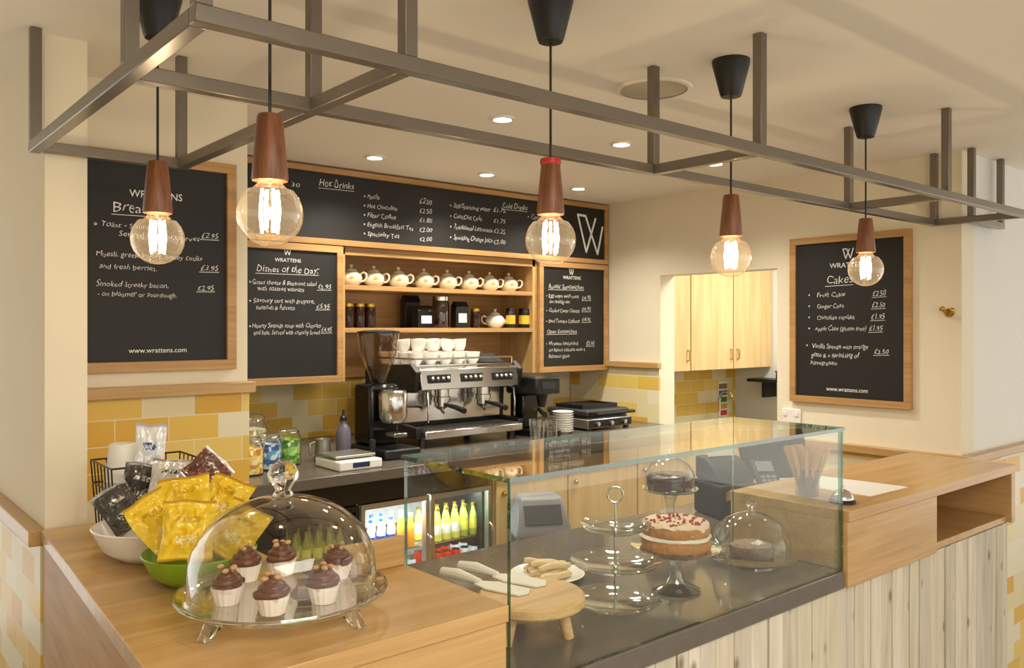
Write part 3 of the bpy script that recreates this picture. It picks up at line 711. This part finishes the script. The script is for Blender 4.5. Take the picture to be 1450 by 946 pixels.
for k,(x,y) in enumerate([(2.53,2.80),(2.60,2.79),(2.57,2.87)]):
    o=MB().lathe([(0,.003),(.022,.003),(.03,.1),(.029,.1),(.024,.006),(.024,0),(0,0)],20).build('drinking_glass',M['glass'],None); o.location=(x,y,WZ)
    tag(o,['clear tumbler at left of the three in front of the machine','clear tumbler at right of the three in front of the machine','clear tumbler at the back of the three by the machine'][k],'glass')
t=thing('panini_grill','low steel and black contact grill at the right end of the worktop','grill',(3.16,3.1,WZ))
MB().box(-.16,.16,-.15,.17,.012,.06).build('base',M['steel'],t,.006)
MB().box(-.15,.15,-.13,.15,.0605,.07).build('lower_plate',M['black'],t,.003)
MB().box(-.155,.155,-.14,.165,.072,.105).build('upper_lid',M['dkgrey'],t,.01)
MB().tube([(-.14,-.13,.088),(-.14,-.19,.09),(.14,-.19,.09),(.14,-.13,.088)],.008,10).build('handle',M['black'],t)
MB().box(-.16,.16,-.153,-.1505,.018,.055).build('control_panel',M['black'],t)
for x in (-.1,0,.1): MB().cyl((x,-.153,.036),(x,-.168,.036),.013,.011,16).build('dial',M['chrome'],t)
for x in (-.14,.14):
    for y in (-.13,.14): MB().cyl((x,y,0),(x,y,.012),.015,n=12).build('foot',M['black'],t)
o=MB().box(-.13,.13,-.1,.1,0,.01).box(-.13,.13,-.1,-.094,.01,.02).box(-.13,.13,.094,.1,.01,.02).box(-.13,-.124,-.094,.094,.01,.02).box(.124,.13,-.094,.094,.01,.02).build('baking_tray',M['black'],None); o.location=(3.16,3.12,WZ+.1055); tag(o,'black baking tray resting on top of the contact grill','tray')

# ------------------------------------------------------------------ display case contents (slab z=.9)
ZS=.9
BX,BY=1.172,1.32
t=thing('cake_board','round wooden cake board on splayed legs inside the glass case','cake board',(BX,BY,ZS))
MB().lathe([(0,.066),(.108,.066),(.113,.071),(.113,.087),(.108,.092),(0,.092)],44).build('board_top',M['boardwood'],t)
for k in range(3):
    a=-.9+2*pi*k/3; MB().tube([(.062*math.cos(a),.062*math.sin(a),.066),(.08*math.cos(a),.08*math.sin(a),.0)],[.015,.011],12).build('leg',M['boardwood'],t)
def server(label,x0,y0,x1,y1,z):
    d=Vector((x1-x0,y1-y0)); a=math.atan2(d.y,d.x); Ln=d.length
    t=thing('cake_server',label,'utensil',(x0,y0,z),a)
    MB().prism([(Ln*.42,-.012),(Ln*.6,-.028),(Ln*.95,-.024),(Ln,-.0),(Ln*.95,.024),(Ln*.6,.028),(Ln*.42,.012)],0,.005).build('blade',M['white'],t,.0015)
    MB().tube([(0,0,.012),(Ln*.2,0,.013),(Ln*.46,0,.006)],[.010,.012,.006],10).build('handle',M['white'],t)
server('white cake server resting on the wooden board, nearer its left edge',1.09,1.53,1.155,1.31,ZS+.0925)
server('white cake server resting on the wooden board, nearer the pastry plate',1.15,1.545,1.222,1.33,ZS+.0925)
t=tag(MB().lathe([(0,0),(.06,0),(.065,.004),(.095,.012),(.098,.014),(.094,.016),(.062,.008),(0,.007)],32).build('plate',M['china'],None),'white plate of pastry fingers behind the wooden cake board','plate'); t.location=(1.475,1.6,ZS)
pastry=pm('golden_pastry','f2e2bc',.7,0,.25,60,.5,col2='d8b47a')
pl=['pastry finger at the front edge of the white plate','pastry finger second from the front on the white plate','pastry finger across the middle of the white plate','pastry finger fourth from the front on the white plate','pastry finger at the back of the white plate','pastry finger stacked on top, nearest the front','pastry finger stacked on top, in the middle','pastry finger stacked on top, nearest the back']
for k,(y,x,a,z) in enumerate([(-.050,.0,.1,0),(-.025,.004,.05,0),(0,-.004,.1,0),(.025,.004,.02,0),(.050,.0,.06,0),(-.026,.0,.45,.0172),(.0,.004,.1,.0172),(.028,.004,-.25,.0172)]):
    mb=MB(); pts=[]
    for i in range(9):
        f=i/8; pts.append((-.046+.092*f,.003*math.sin(f*7+k),.0088+.0012*math.sin(f*9+k*2)))
    mb.tube(pts,[.006]+[.0088]*7+[.006],10)
    o=mb.build('pastry_finger',pastry,None,angle=60); o.location=(1.475+x,1.6+y,ZS+.0085+z); o.rotation_euler=(0,0,a-.7 if z else a-.3)
    if not z:
        c_,s_=math.cos(-.3),math.sin(-.3); o.location=(1.475+x*c_-y*s_,1.6+x*s_+y*c_,ZS+.0085)
    tag(o,pl[k],'pastry')
t=thing('tiered_stand','three-tier clear glass cake stand with ring handle in the case','cake stand',(1.42,1.31,ZS))
for r,z in ((.107,.012),(.105,.098),(.083,.182)):
    MB().lathe([(0,z),(r*.35,z),(r*.7,z+.003),(r*.92,z+.012),(r,z+.02),(r*.98,z+.021),(r*.6,z+.008),(0,z+.005)],36).build('tier',M['glass'],t)
MB().lathe([(.05,0),(.045,.004),(.02,.01),(0,.012)],28).build('foot',M['glass'],t)
mb=MB().cyl((0,0,.012),(0,0,.25),.0035,n=10); mb.ball((0,0,.102),.008).ball((0,0,.188),.008); mb.build('centre_rod',M['chrome'],t)
MB().tube([(.0,0,.25)]+[(.018*math.sin(a*pi/10)*.763,-.018*math.sin(a*pi/10)*.646,.268-.018*math.cos(a*pi/10)) for a in range(1,20)]+[(0,0,.25)],.0028,8).build('ring_handle',M['chrome'],t)
def stand(label,x,y,r,hh,z=ZS):
    t=thing('cake_stand',label,'cake stand',(x,y,z))
    MB().lathe([(0,0),(r*.5,0),(r*.54,.005),(r*.42,.012),(r*.2,.022),(.016,.036),(.013,hh*.55),(.017,hh*.7),(.026,hh-.016),(.036,hh-.009),(0,hh-.009)],36).build('pedestal',M['gthick'],t)
    MB().lathe([(0,hh-.008),(r*.9,hh-.006),(r,hh+.002),(r*.99,hh+.004),(r*.88,hh),(0,hh-.002)],40).build('plate',M['gthick'],t)
    return t
stand('clear glass pedestal stand carrying the cream filled sponge cake',1.645,1.315,.112,.108)
zc=ZS+.1065
t=thing('sponge_cake','two-layer sponge cake with cream filling and red berries','cake',(1.645,1.315,zc))
sponge=pm('golden_sponge','d2964c',.9,0,.2,90,.4,col2='965826'); cream=pm('cream_icing','f6ecd8',.6,0,.04,20,.15)
icing=pm('dusted_icing','f6e9d6',.8,0,.1,60,.5,col2='ddb694')
def lay(z,r,hh): return MB().lathe([(0,z),(r*.6,z),(r*.95,z),(r,z+hh*.2),(r*1.01,z+hh*.5),(r,z+hh*.8),(r*.95,z+hh),(r*.6,z+hh),(0,z+hh)],40)
lay(0,.084,.027).rough(.006,40).build('sponge_layer',sponge,t,angle=60)
MB().lathe([(0,.027),(.082,.027),(.087,.031),(.083,.037),(0,.037)],40).rough(.010,50,.15).build('cream_filling',cream,t,angle=60)
lay(.037,.083,.026).rough(.006,38).build('sponge_layer',sponge,t,angle=60)
mb=MB(); n=44; vs=[(0,0,.072)];fs=[]
random.seed(5)
dr=[random.random() for _ in range(n)]; dr=[(dr[i-1]+dr[i]*2+dr[(i+1)%n])/4 for i in range(n)]
for ring in range(5):
    for i in range(n):
        a=2*pi*i/n
        r=(.025,.05,.072,.081,.083)[ring]; z=(.0715,.071,.0685,.065,.0625-.016*max(0,dr[i]-.42)*3)[ring]
        r*=1+.04*noise.noise(Vector((math.cos(a)*4,math.sin(a)*4,ring)))
        vs.append((r*math.cos(a),r*math.sin(a),z+.0055*noise.noise(Vector((r*70*math.cos(a),r*70*math.sin(a),0)))))
for i in range(n): fs.append((0,1+i,1+(i+1)%n))
for ring in range(4):
    for i in range(n):
        a=1+ring*n+i; b2=1+ring*n+(i+1)%n; fs.append((a,a+n,b2+n,b2))
mb.add(vs,fs).build('icing',icing,t,angle=80)
mb=MB()
for k in range(64):
    a=random.uniform(0,6.28); r=.072*math.sqrt(random.random()); mb.ball((r*math.cos(a),r*math.sin(a),.0728-.055*(r/.09)**4*.25+.0055*noise.noise(Vector((r*70*math.cos(a),r*70*math.sin(a),0)))),random.uniform(.0026,.0044),n=8)
mb.build('berry_topping',pm('pomegranate','a8302a',.3),t)
t=thing('cake_stand','low glass cake plate under the small dome at right of the case','cake stand',(1.985,1.325,ZS))
MB().lathe([(0,0),(.068,0),(.065,.006),(.03,.016),(.03,.02),(0,.02)],36).build('pedestal',M['gthick'],t)
MB().lathe([(0,.0205),(.112,.021),(.122,.028),(.12,.031),(.11,.026),(0,.025)],40).build('plate',M['glass'],t)
def dome(label,x,y,z,r,hh,kn=.16,cat='cake dome'):
    t=thing('cake_dome',label,cat,(x,y,z))
    pr=[(r*1.03,0),(r,.004),(r,hh*.25)]
    for i in range(1,10):
        a=pi/2*i/9; pr.append((r*math.cos(a) if i<9 else .012,hh*.25+hh*.75*math.sin(a)))
    MB().lathe(pr,44).build('glass_cover',M['glass'],t)
    k=r*kn
    MB().lathe([(0,hh-.001),(k*.75,hh),(k*.5,hh+k*.35),(k*.62,hh+k*.6),(k,hh+k*1.1),(k*1.05,hh+k*1.5),(k*.85,hh+k*2.0),(k*.45,hh+k*2.3),(0,hh+k*2.38)],24).build('knob',M['solid'],t)
    return t
dome('small glass dome covering the dark fruit cake inside the case',1.985,1.325,ZS+.0275,.105,.12,.13)
fc=thing('fruit_cake','dark dusted fruit cake under the small dome','cake',(1.985,1.325,ZS+.0255))
lay(0.001,.058,.028).rough(.007,45,.1).build('cake_body',pm('fruit_cake','523224',.9,0,.3,60,.6,col2='846a54'),fc,angle=60)
MB().lathe([(.053,.0303),(.045,.035),(.03,.038),(.012,.036),(0,.0355)],28).rough(.009,50).build('sugar_dusting',pm('dusting','b8a490',.95,0,.4,50,.5,col2='5a3e2e'),fc,angle=60)
stand('tall pedestal stand with the chocolate cake, behind the case',2.16,1.75,.092,.125)
t=thing('chocolate_cake','dark chocolate cake on the tall stand near the till','cake',(2.16,1.75,ZS+.1235))
lay(0.001,.074,.044).rough(.003,50,.1).build('cake_body',pm('chocolate','4c2214',.4,0,.2,40,.3),t,angle=60)
MB().lathe([(.0755,.032),(.077,.038),(.071,.0465),(.05,.052),(0,.052)],28).rough(.003,60).build('frosting',pm('choc_frosting','3a170d',.25),t,angle=60)
dome('tall glass dome covering the chocolate cake behind the case',2.16,1.75,ZS+.126,.081,.11,.14)

# ------------------------------------------------------------------ till area behind case
t=thing('till_screen','dark tilted till screen on a stand behind the right oak block','till',(2.72,1.72,ZS),-.5)
MB().box(-.09,.09,-.08,.08,0,.02).build('base',M['matt'],t,.006)
MB().tube([(0,.02,.02),(0,.03,.08),(0,.0,.14)],[.03,.025,.025],12).build('stand',M['matt'],t)
T=Matrix.Translation((0,0,.19))@Matrix.Rotation(-.45,4,'X')
MB().box(-.13,.13,-.015,.02,-.09,.09,T).build('screen_housing',M['matt'],t,.006)
MB().box(-.118,.118,-.0175,-.0155,-.08,.08,T).build('screen',pm('screen_glass','20262c',.3),t)
t=thing('receipt_printer','black receipt printer with silver front between the chocolate cake and the till screen','printer',(2.45,1.74,ZS),-.35)
MB().prism([(-.075,-.09),(.075,-.09),(.075,.09),(-.075,.09)],0,.12).build('printer_body',M['matt'],t,.012)
T=Matrix(((0,0,1,-.07),(1,0,0,0),(0,1,0,0),(0,0,0,1)))
MB().prism([(-.075,.1205),(.085,.1205),(.085,.2),(.02,.2),(-.06,.15)],0,.14,T).build('paper_cover',M['matt'],t,.008)
MB().box(-.05,.05,.03,.034,.2,.225).build('receipt',M['white'],t)
MB().box(-.06,.06,-.0925,-.0905,.07,.1).build('front_panel',M['steel'],t)
t=thing('card_reader','small black card reader on a stalk between printer and till screen','card reader',(2.58,1.66,ZS),-.6)
MB().lathe([(0,0),(.04,0),(.038,.008),(.012,.012),(.010,.1),(0,.1)],18).build('stalk',M['matt'],t)
T=Matrix.Translation((0,0,.12))@Matrix.Rotation(.7,4,'X')
MB().box(-.04,.04,-.08,.08,-.012,.016,T).build('reader_body',M['matt'],t,.006)
MB().box(-.03,.03,.02,.065,.0165,.019,T).build('screen',M['grey'],t)
mb=MB()
for i in range(3):
    for j in range(4): mb.box(-.028+.02*i,-.014+.02*i,-.065+.018*j,-.053+.018*j,.0165,.02,T)
mb.build('keypad',M['grey'],t)

# ------------------------------------------------------------------ right oak block contents
ZB=1.06
t=thing('tumbler','green tinted glass tumbler packed with wooden stirrers on the right oak block','glass',(2.245,1.31,ZB))
MB().lathe([(0,0),(.031,0),(.033,.004),(.037,.076)],28).build('glass_body',glass('tinted_glass',(.56,.62,.56),.08,.7,2,edge=(.2,.28,.22)),t)
MB().tube([(.037*math.cos(a*pi/14),.037*math.sin(a*pi/14),.076) for a in range(28)],.0018,6,True).build('rim',M['edge'],t)
MB().lathe([(0,.0005),(.030,.0005),(.032,.006),(.030,.009),(0,.009)],28).build('thick_base',M['gthick'],t)
s0=None
for k in range(30):
    a=2*pi*k/30*7+random.uniform(-.1,.1); rr=(.006,.014,.021)[k%3]
    bx,by=rr*math.cos(a)*.8,rr*math.sin(a)*.8
    ti=.10+.26*rr/.021
    d=Vector((math.cos(a)*ti,math.sin(a)*ti,1)); d.normalize()
    if s0 is None:
        s0=tag(MB().box(-.0045,.0045,-.0014,.0014,0,.138).build('coffee_stirrer',M['stirrer'],None),'thin wooden stirrer standing in the glass tumbler','stirrer','wooden stirrers in the tumbler'); o=s0
    else: o=s0.copy(); C.objects.link(o)
    o.location=(2.245+bx,1.31+by,ZB+.0105); o.rotation_euler=(Vector((0,0,1)).rotation_difference(d)@Euler((0,0,-1.06+random.uniform(-.4,.4))).to_quaternion()).to_euler()
t=thing('service_bell','chrome call bell on a black base at the front corner of the right oak block','bell',(2.225,1.19,ZB))
MB().lathe([(0,0),(.036,0),(.036,.006),(.032,.01),(0,.01)],28).build('base',M['black'],t)
MB().lathe([(.031,.011),(.03,.018),(.021,.031),(.008,.037),(0,.038)],28).build('bell_dome',M['chrome'],t)
MB().cyl((0,0,.037),(0,0,.047),.0045,n=10).build('button',M['chrome'],t)
qq=[P(1160,674,Z=ZB),P(1286,690,Z=ZB),P(1232,703,Z=ZB),P(1152,690,Z=ZB)]
c=sum(qq,Vector())/4
mb=MB().prism([(v.x-c.x,v.y-c.y) for v in qq],0,.0012); o=mb.build('paper_sheet',M['white'],None); o.location=(c.x,c.y,ZB); tag(o,'white paper sheet lying on the right oak block','paper')

# ------------------------------------------------------------------ left counter contents
DX,DY=.628,1.352
t=thing('footed_plate','wide clear glass footed plate under the cupcakes','plate',(DX,DY,ZB))
MB().lathe([(0,.026),(.15,.026),(.168,.032),(.177,.042),(.175,.045),(.165,.039),(.15,.033),(0,.033)],48).build('plate_top',M['glass'],t)
MB().tube([(.1755*math.cos(a*pi/32),.1755*math.sin(a*pi/32),.0425) for a in range(64)],.0028,8,True).build('rim',M['solid'],t)
for a in (197,293,17,113):
    a=math.radians(a); ca,sa=math.cos(a),math.sin(a)
    MB().tube([(.142*ca,.142*sa,.0275),(.150*ca,.150*sa,.016),(.158*ca,.158*sa,.006),(.160*ca,.160*sa,0)],[.017,.012,.010,.012],14).build('foot',M['solid'],t)
dome('large clear glass dome over the chocolate cupcakes on the left oak counter',DX,DY,ZB+.0375,.158,.165,.16)
case=spots('striped_paper_case','f2e8dc',['e8d4c8','f2e8dc','d8c4b8'],55,.55,.7)
frost=pm('chocolate_frosting','683619',.28,0,.2,60,.25)
candy=pm('chocolate_curl','a8703c',.4,col2='d8b078')
def cupcake(label):
    t=thing('cupcake',label,'cupcake',group='chocolate cupcakes under the dome')
    A=Matrix.Diagonal((.84,.84,.80,1))
    MB().lathe([(0,0),(.022,0),(.031,.036),(.029,.036),(0,.034)],32,A,.06).build('paper_case',case,t)
    mb=MB().lathe([(0,.034),(.029,.0362),(.027,.05),(.018,.062),(.008,.07),(0,.072)],24,A)
    pts=[];rs=[]
    for i in range(46):
        f=i/45; a=f*2*pi*3.1; r=.0275*(1-f)**.8+.002
        pts.append((r*math.cos(a)+.001*math.sin(i*1.3),r*math.sin(a),.040+.034*f)); rs.append((.0082+.0008*math.sin(i*2.1))*(1-.55*f))
    mb.tube(pts,rs,8,False,A)
    mb.build('frosting',frost,t,angle=80)
    mb=MB()
    for k,a in enumerate((0.3,2.2,4.1,5.2)): mb.ball((.013*math.cos(a),.013*math.sin(a),.0565+.003*(k%2)),.0052,sc=(1.2,.8,.8),n=8)
    mb.build('chocolate_topping',candy,t)
    return t
pos=[(322,854),(346,820),(398,806),(386,868),(458,852),(490,814)]
lab=['cupcake nearest the left side of the large dome','cupcake behind the leftmost one under the dome','cupcake at the back centre under the dome','cupcake at the front centre under the dome','cupcake at front right under the dome','cupcake furthest right under the dome']
c0=None
for k,(u,v) in enumerate(pos):
    p=P(u,v,Z=ZB+.033); d=Vector((p.x-DX,p.y-DY))
    if d.length>.118: d*=.118/d.length
    loc=(DX+d.x,DY+d.y,ZB+.0333)
    if c0 is None: c0=cupcake(lab[k]); c0.location=loc
    else: dup(c0,loc,random.uniform(0,6),lab[k])
def bowl(label,x,y,r,hh,mat):
    o=MB().lathe([(0,.003),(r*.5,.003),(r*.8,hh*.4),(r*.98,hh),(r,hh+.002),(r*1.02,hh),(r*.84,hh*.36),(r*.55,0),(0,0)],40).build('bowl',mat,None)
    o.location=(x,y,ZB); return tag(o,label,'bowl')
bowl('lime green bowl of yellow crisp packets on the left oak counter',.585,1.63,.105,.058,pm('lime_plastic','8fb427',.3))
bowl('white bowl of dark crisp packets behind the green bowl',.575,1.865,.125,.07,M['china'])
random.seed(21)
def crisp(label,u,v,Y,w,hh,mat,rot,seed):
    nx,ny=22,26; vs=[];fs=[]
    bend=random.uniform(.08,.16)
    for sgn in (1,-1):
        o=len(vs)
        for j in range(ny+1):
            for i in range(nx+1):
                x=-1+2*i/nx; y=-1+2*j/ny
                th=(max(0,1-x*x)**.55)*(max(0,1-(abs(y)/.86)**3)**.7 if abs(y)<.86 else 0)
                n=noise.noise(Vector((x*1.6+seed,y*1.6,sgn*3)))*.14*th+noise.noise(Vector((x*3.5+seed,y*3.5,sgn)))*.10*th**.5
                n+=-abs(noise.noise(Vector((x*2.5+y*2+seed*2,y*4-x*2,sgn))))*.18*th**.5
                zz=sgn*(.215*w*th+w*n)-bend*w*(y*y)
                wx=x*w/2*(1-.1*(1-abs(y))*(1-abs(x)*.2))
                vs.append((wx,zz+.05*w*math.sin(y*2.4+seed),y*hh/2+.014*hh*math.sin(x*4+seed)))
        for j in range(ny):
            for i in range(nx):
                a=o+j*(nx+1)+i; fs.append((a,a+1,a+nx+2,a+nx+1))
    o=MB().add(vs,fs).build('crisp_packet',mat,None,angle=50)
    p=P(u,v,Y=Y); o.location=p; o.rotation_euler=rot
    return tag(o,label,'crisp packet')
def bagmat(name,base,mid,fine,ink,metal=.2):
    m,nt,b=newmat(name); N=nt.nodes; L=nt.links
    tc=N.new('ShaderNodeTexCoord'); sp=N.new('ShaderNodeSeparateXYZ'); L.new(tc.outputs['Generated'],sp.inputs[0])
    def band(sock,lo,hi):
        a=N.new('ShaderNodeMath'); a.operation='GREATER_THAN'; a.inputs[1].default_value=lo; L.new(sock,a.inputs[0])
        c=N.new('ShaderNodeMath'); c.operation='LESS_THAN'; c.inputs[1].default_value=hi; L.new(sock,c.inputs[0])
        d=N.new('ShaderNodeMath'); d.operation='MULTIPLY'; L.new(a.outputs[0],d.inputs[0]); L.new(c.outputs[0],d.inputs[1]); return d.outputs[0]
    def mul(a,c):
        d=N.new('ShaderNodeMath'); d.operation='MULTIPLY'; L.new(a,d.inputs[0]); L.new(c,d.inputs[1]); return d.outputs[0]
    def over(under,fac,col):
        x=N.new('ShaderNodeMix'); x.data_type='RGBA'; L.new(fac,x.inputs[0]); x.inputs[7].default_value=H(col)
        if isinstance(under,str): x.inputs[6].default_value=H(under)
        else: L.new(under,x.inputs[6])
        return x.outputs[2]
    X,Z=sp.outputs[0],sp.outputs[2]
    no=N.new('ShaderNodeTexNoise'); no.inputs['Scale'].default_value=16; L.new(tc.outputs['Generated'],no.inputs['Vector'])
    r=over(base,mul(mul(band(X,.28,.72),band(Z,.63,.73)),band(no.outputs['Fac'],.5,1)),ink)
    r=over(r,mul(mul(band(X,.3,.7),band(Z,.28,.42)),band(no.outputs['Fac'],.51,1)),mid)
    r=over(r,band(Z,-1,.06),fine); r=over(r,band(Z,.94,2),fine)
    L.new(r,b.inputs['Base Color'])
    b.inputs['Roughness'].default_value=.24; b.inputs['Metallic'].default_value=metal
    return m
by=bagmat('yellow_packet','e4c02c','f2e6b4','d6ae1c','c49c22',.04); bw=bagmat('white_packet','e8e9ec','3a5aa0','d8d8dc','3a5aa0',.1); bd=bagmat('dark_packet','4c4844','d6d2ca','8e8a84','c8c2b8',.2); bs=bagmat('pale_packet','cfcdc8','8a8680','a8a49c','3c3a38',.3); br_=bagmat('red_packet','6e4a40','a8302a','d8d4cc','d8d0c8',.3)
crisp('yellow crisp packet leaning left over the green bowl edge',224,742,1.69,.098,.12,by,(-.55,-.35,.45),1)
crisp('yellow crisp packet standing at the front of the green bowl',266,754,1.57,.095,.112,by,(-.5,.06,-.4),2)
crisp('yellow crisp packet lying on top at the back of the green bowl',314,712,1.74,.10,.112,by,(-.95,.3,-.9),3)
crisp('yellow crisp packet leaning right over the green bowl',336,754,1.60,.09,.112,by,(-.65,.5,-.7),4)
crisp('yellow crisp packet upright in the middle of the green bowl',264,716,1.715,.10,.118,by,(-.6,-.1,-.3),10)
crisp('white and blue crisp packet standing upright in the wire basket',212,650,2.06,.07,.165,bw,(-.1,.05,-.5),5)
crisp('dark crisp packet with pale print and red marks atop the white bowl',290,672,1.90,.09,.11,br_,(-.9,.8,-.5),7)
crisp('dark crisp packet leaning out of the white bowl to the left',172,722,1.9,.08,.105,bd,(-.6,-.5,.0),9)
crisp('pale crisp packet upright in the middle of the white bowl',240,684,1.91,.085,.11,bs,(-.6,.1,-.4),12)
crisp('dark crisp packet standing behind the white bowl by the basket',198,692,1.96,.08,.11,bd,(-.4,.2,-.3),15)
p0=None
for k in range(10):
    l='white paper cup in the upturned stack inside the wire basket'
    if p0 is None:
        p0=tag(MB().lathe([(.040,0),(.0425,.002),(.040,.004),(.03,.088),(.028,.09),(0,.09)],26).build('paper_cup',M['white'],None),l,'cup','stack of paper cups in the wire basket'); p0.location=(.583,2.14,ZB+.006)
    else:
        o=p0.copy(); C.objects.link(o); o.location=(.583,2.14,ZB+.006+.013*k)
t=thing('wire_basket','black wire basket behind the white bowl against the pillar','basket',(.635,2.12,ZB))
mb=MB()
bx,by_,bh=.095,.08,.17
for z in (.003,.06,.115,.17): 
    s=1+.12*z/.17; mb.tube([(-bx*s,-by_*s,z),(bx*s,-by_*s,z),(bx*s,by_*s,z),(-bx*s,by_*s,z)],.0025,6,True)
for k in range(7):
    f=-1+2*k/6
    for sg in (-1,1):
        mb.cyl((bx*f,by_*sg,.003),(bx*f*1.12,by_*sg*1.12,.17),.0018,n=5); mb.cyl((bx*sg,by_*f,.003),(bx*sg*1.12,by_*f*1.12,.17),.0018,n=5)
    mb.cyl((bx*f,-by_,.003),(bx*f,by_,.003),.0018,n=5)
mb.build('wire_frame',M['black'],t)

# ------------------------------------------------------------------ kitchen through opening
t=thing('wall_cupboard','pale oak wall cupboard with three doors seen in the kitchen','cupboard',(3.70,3.11,1.294))
MB().box(0,1.19,.02,.29,0,.72).build('cupboard_body',M['oakpale'],t)
for k,(x0,x1,hx) in enumerate([(0,.33,.30),(.335,.76,.73),(.765,1.19,.80)]):
    d=MB().box(x0+.002,x1-.002,0,.019,.002,.718).build('door',M['oakpale'],t,.002)
    MB().tube([(hx,0,.06),(hx,-.018,.065),(hx,-.018,.12),(hx,0,.125)],.005,8).build('handle',M['brass'],d)
t=thing('kitchen_unit','oak kitchen unit with grey top under the wall cupboard','cabinet',(3.70,2.98,0))
MB().box(0,1.19,.02,.41,0,.9).build('unit_body',M['oakv'],t)
MB().box(0,1.19,0,.415,.9,.935).build('unit_top',M['stoneb'],t,.003)
t=thing('tap','chrome kitchen tap on the unit below the wall cupboard','tap',(4.55,3.28,.935))
MB().lathe([(0,0),(.025,0),(.022,.02),(.014,.03),(0,.03)],18).build('tap_base',M['chrome'],t)
MB().tube([(0,0,.03),(0,0,.16),(0,-.03,.2),(0,-.08,.2),(0,-.1,.17)],.009,10).build('spout',M['chrome'],t)
t=thing('wall_chart','narrow colour striped chart on the kitchen tiles','chart',(4.75,3.399,.95))
MB().box(-.05,.05,-.004,-.001,0,.24).build('backing',M['white'],t)
for k,cc in enumerate(('c43a35','e0a030','3f8a3a','2f6ab0','8a6a4a')):
    MB().box(-.045,.045,-.0052,-.0042,.01+.045*k,.045+.045*k).build('stripe',pm('stripe_'+cc,cc,.5),t)
t=thing('wall_shelf','black shelf on the white kitchen wall','shelf',(4.9,2.9,1.2))
MB().box(-.16,-.001,-.3,.3,0,.02).build('shelf_board',M['black'],t)
MB().box(-.14,-.001,-.2,-.18,-.1,0).build('bracket',M['black'],t)
MB().box(-.14,-.001,.18,.2,-.1,0).build('bracket',M['black'],t)
t=thing('storage_box','dark box sitting on the black kitchen shelf','box',(4.82,2.85,1.22))
MB().box(-.06,.06,-.15,.15,0,.045).build('box_body',M['dkgrey'],t,.006)
MB().box(-.063,.063,-.153,.153,.045,.057).build('lid',cbl,t,.003)
t=thing('wall_socket','white double socket below the cakes chalkboard','socket',(3.57,2.16,1.13),-pi/2)
MB().box(-.05,.05,-.012,-.0005,-.04,.04).build('plate',M['white'],t,.004)
for x in (-.04,.02): MB().box(x,x+.02,-.016,-.0125,.005,.025).build('switch',M['white'],t,.001)
t=thing('wall_hook','small brass double hook on the right cream wall','hook',(3.57,1.446,1.613),-pi/2)
MB().cyl((0,-.0005,0),(0,-.008,0),.018).build('back_plate',M['brass'],t)
MB().tube([(0,-.008,0),(0,-.03,-.006),(-.014,-.035,.012)],.005,8).ball((-.015,-.035,.016),.011).build('prong',M['brass'],t)
MB().tube([(0,-.008,0),(.01,-.03,-.008),(.022,-.035,.006)],.005,8).ball((.023,-.035,.01),.011).build('prong',M['brass'],t)

# ------------------------------------------------------------------ lights, world, camera
w=bpy.data.worlds.new('world'); S.world=w; w.use_nodes=True
bg=w.node_tree.nodes['Background']; bg.inputs[0].default_value=(1,.953,.87,1); bg.inputs[1].default_value=1.42
def area(name,loc,rot,size,en,col,sy=None):
    l=bpy.data.lights.new(name,'AREA'); l.size=size; l.energy=en; l.color=col
    if sy: l.shape='RECTANGLE'; l.size_y=sy
    o=bpy.data.objects.new(name,l); C.objects.link(o); o.location=loc; o.rotation_euler=rot
area('cafe_fill_light',(.3,-.9,2.24),(0,0,0),1.6,70,(1,.935,.82))  # unseen fill light added behind the camera to brighten the room
area('kitchen_fill_light',(4.3,2.3,2.24),(0,0,0),.5,22,(1,.96,.88))  # added light to brighten the kitchen, no fitting belongs to it
area('fridge_lamp',(1.86,2.76,.868),(0,0,0),.56,5,(.8,.92,1),.04)
cam=bpy.data.cameras.new('camera'); co_=bpy.data.objects.new('camera',cam); C.objects.link(co_)
co_.location=(0,0,EYE); co_.rotation_euler=(pi/2,0,-math.atan2(.646,.763))
cam.sensor_width=36; cam.lens=36*F/1450; cam.shift_y=-8/1450; cam.clip_start=.02
S.camera=co_
S.view_settings.view_transform='Standard'; S.view_settings.exposure=.1
try: S.cycles.transparent_max_bounces=32
except Exception: pass
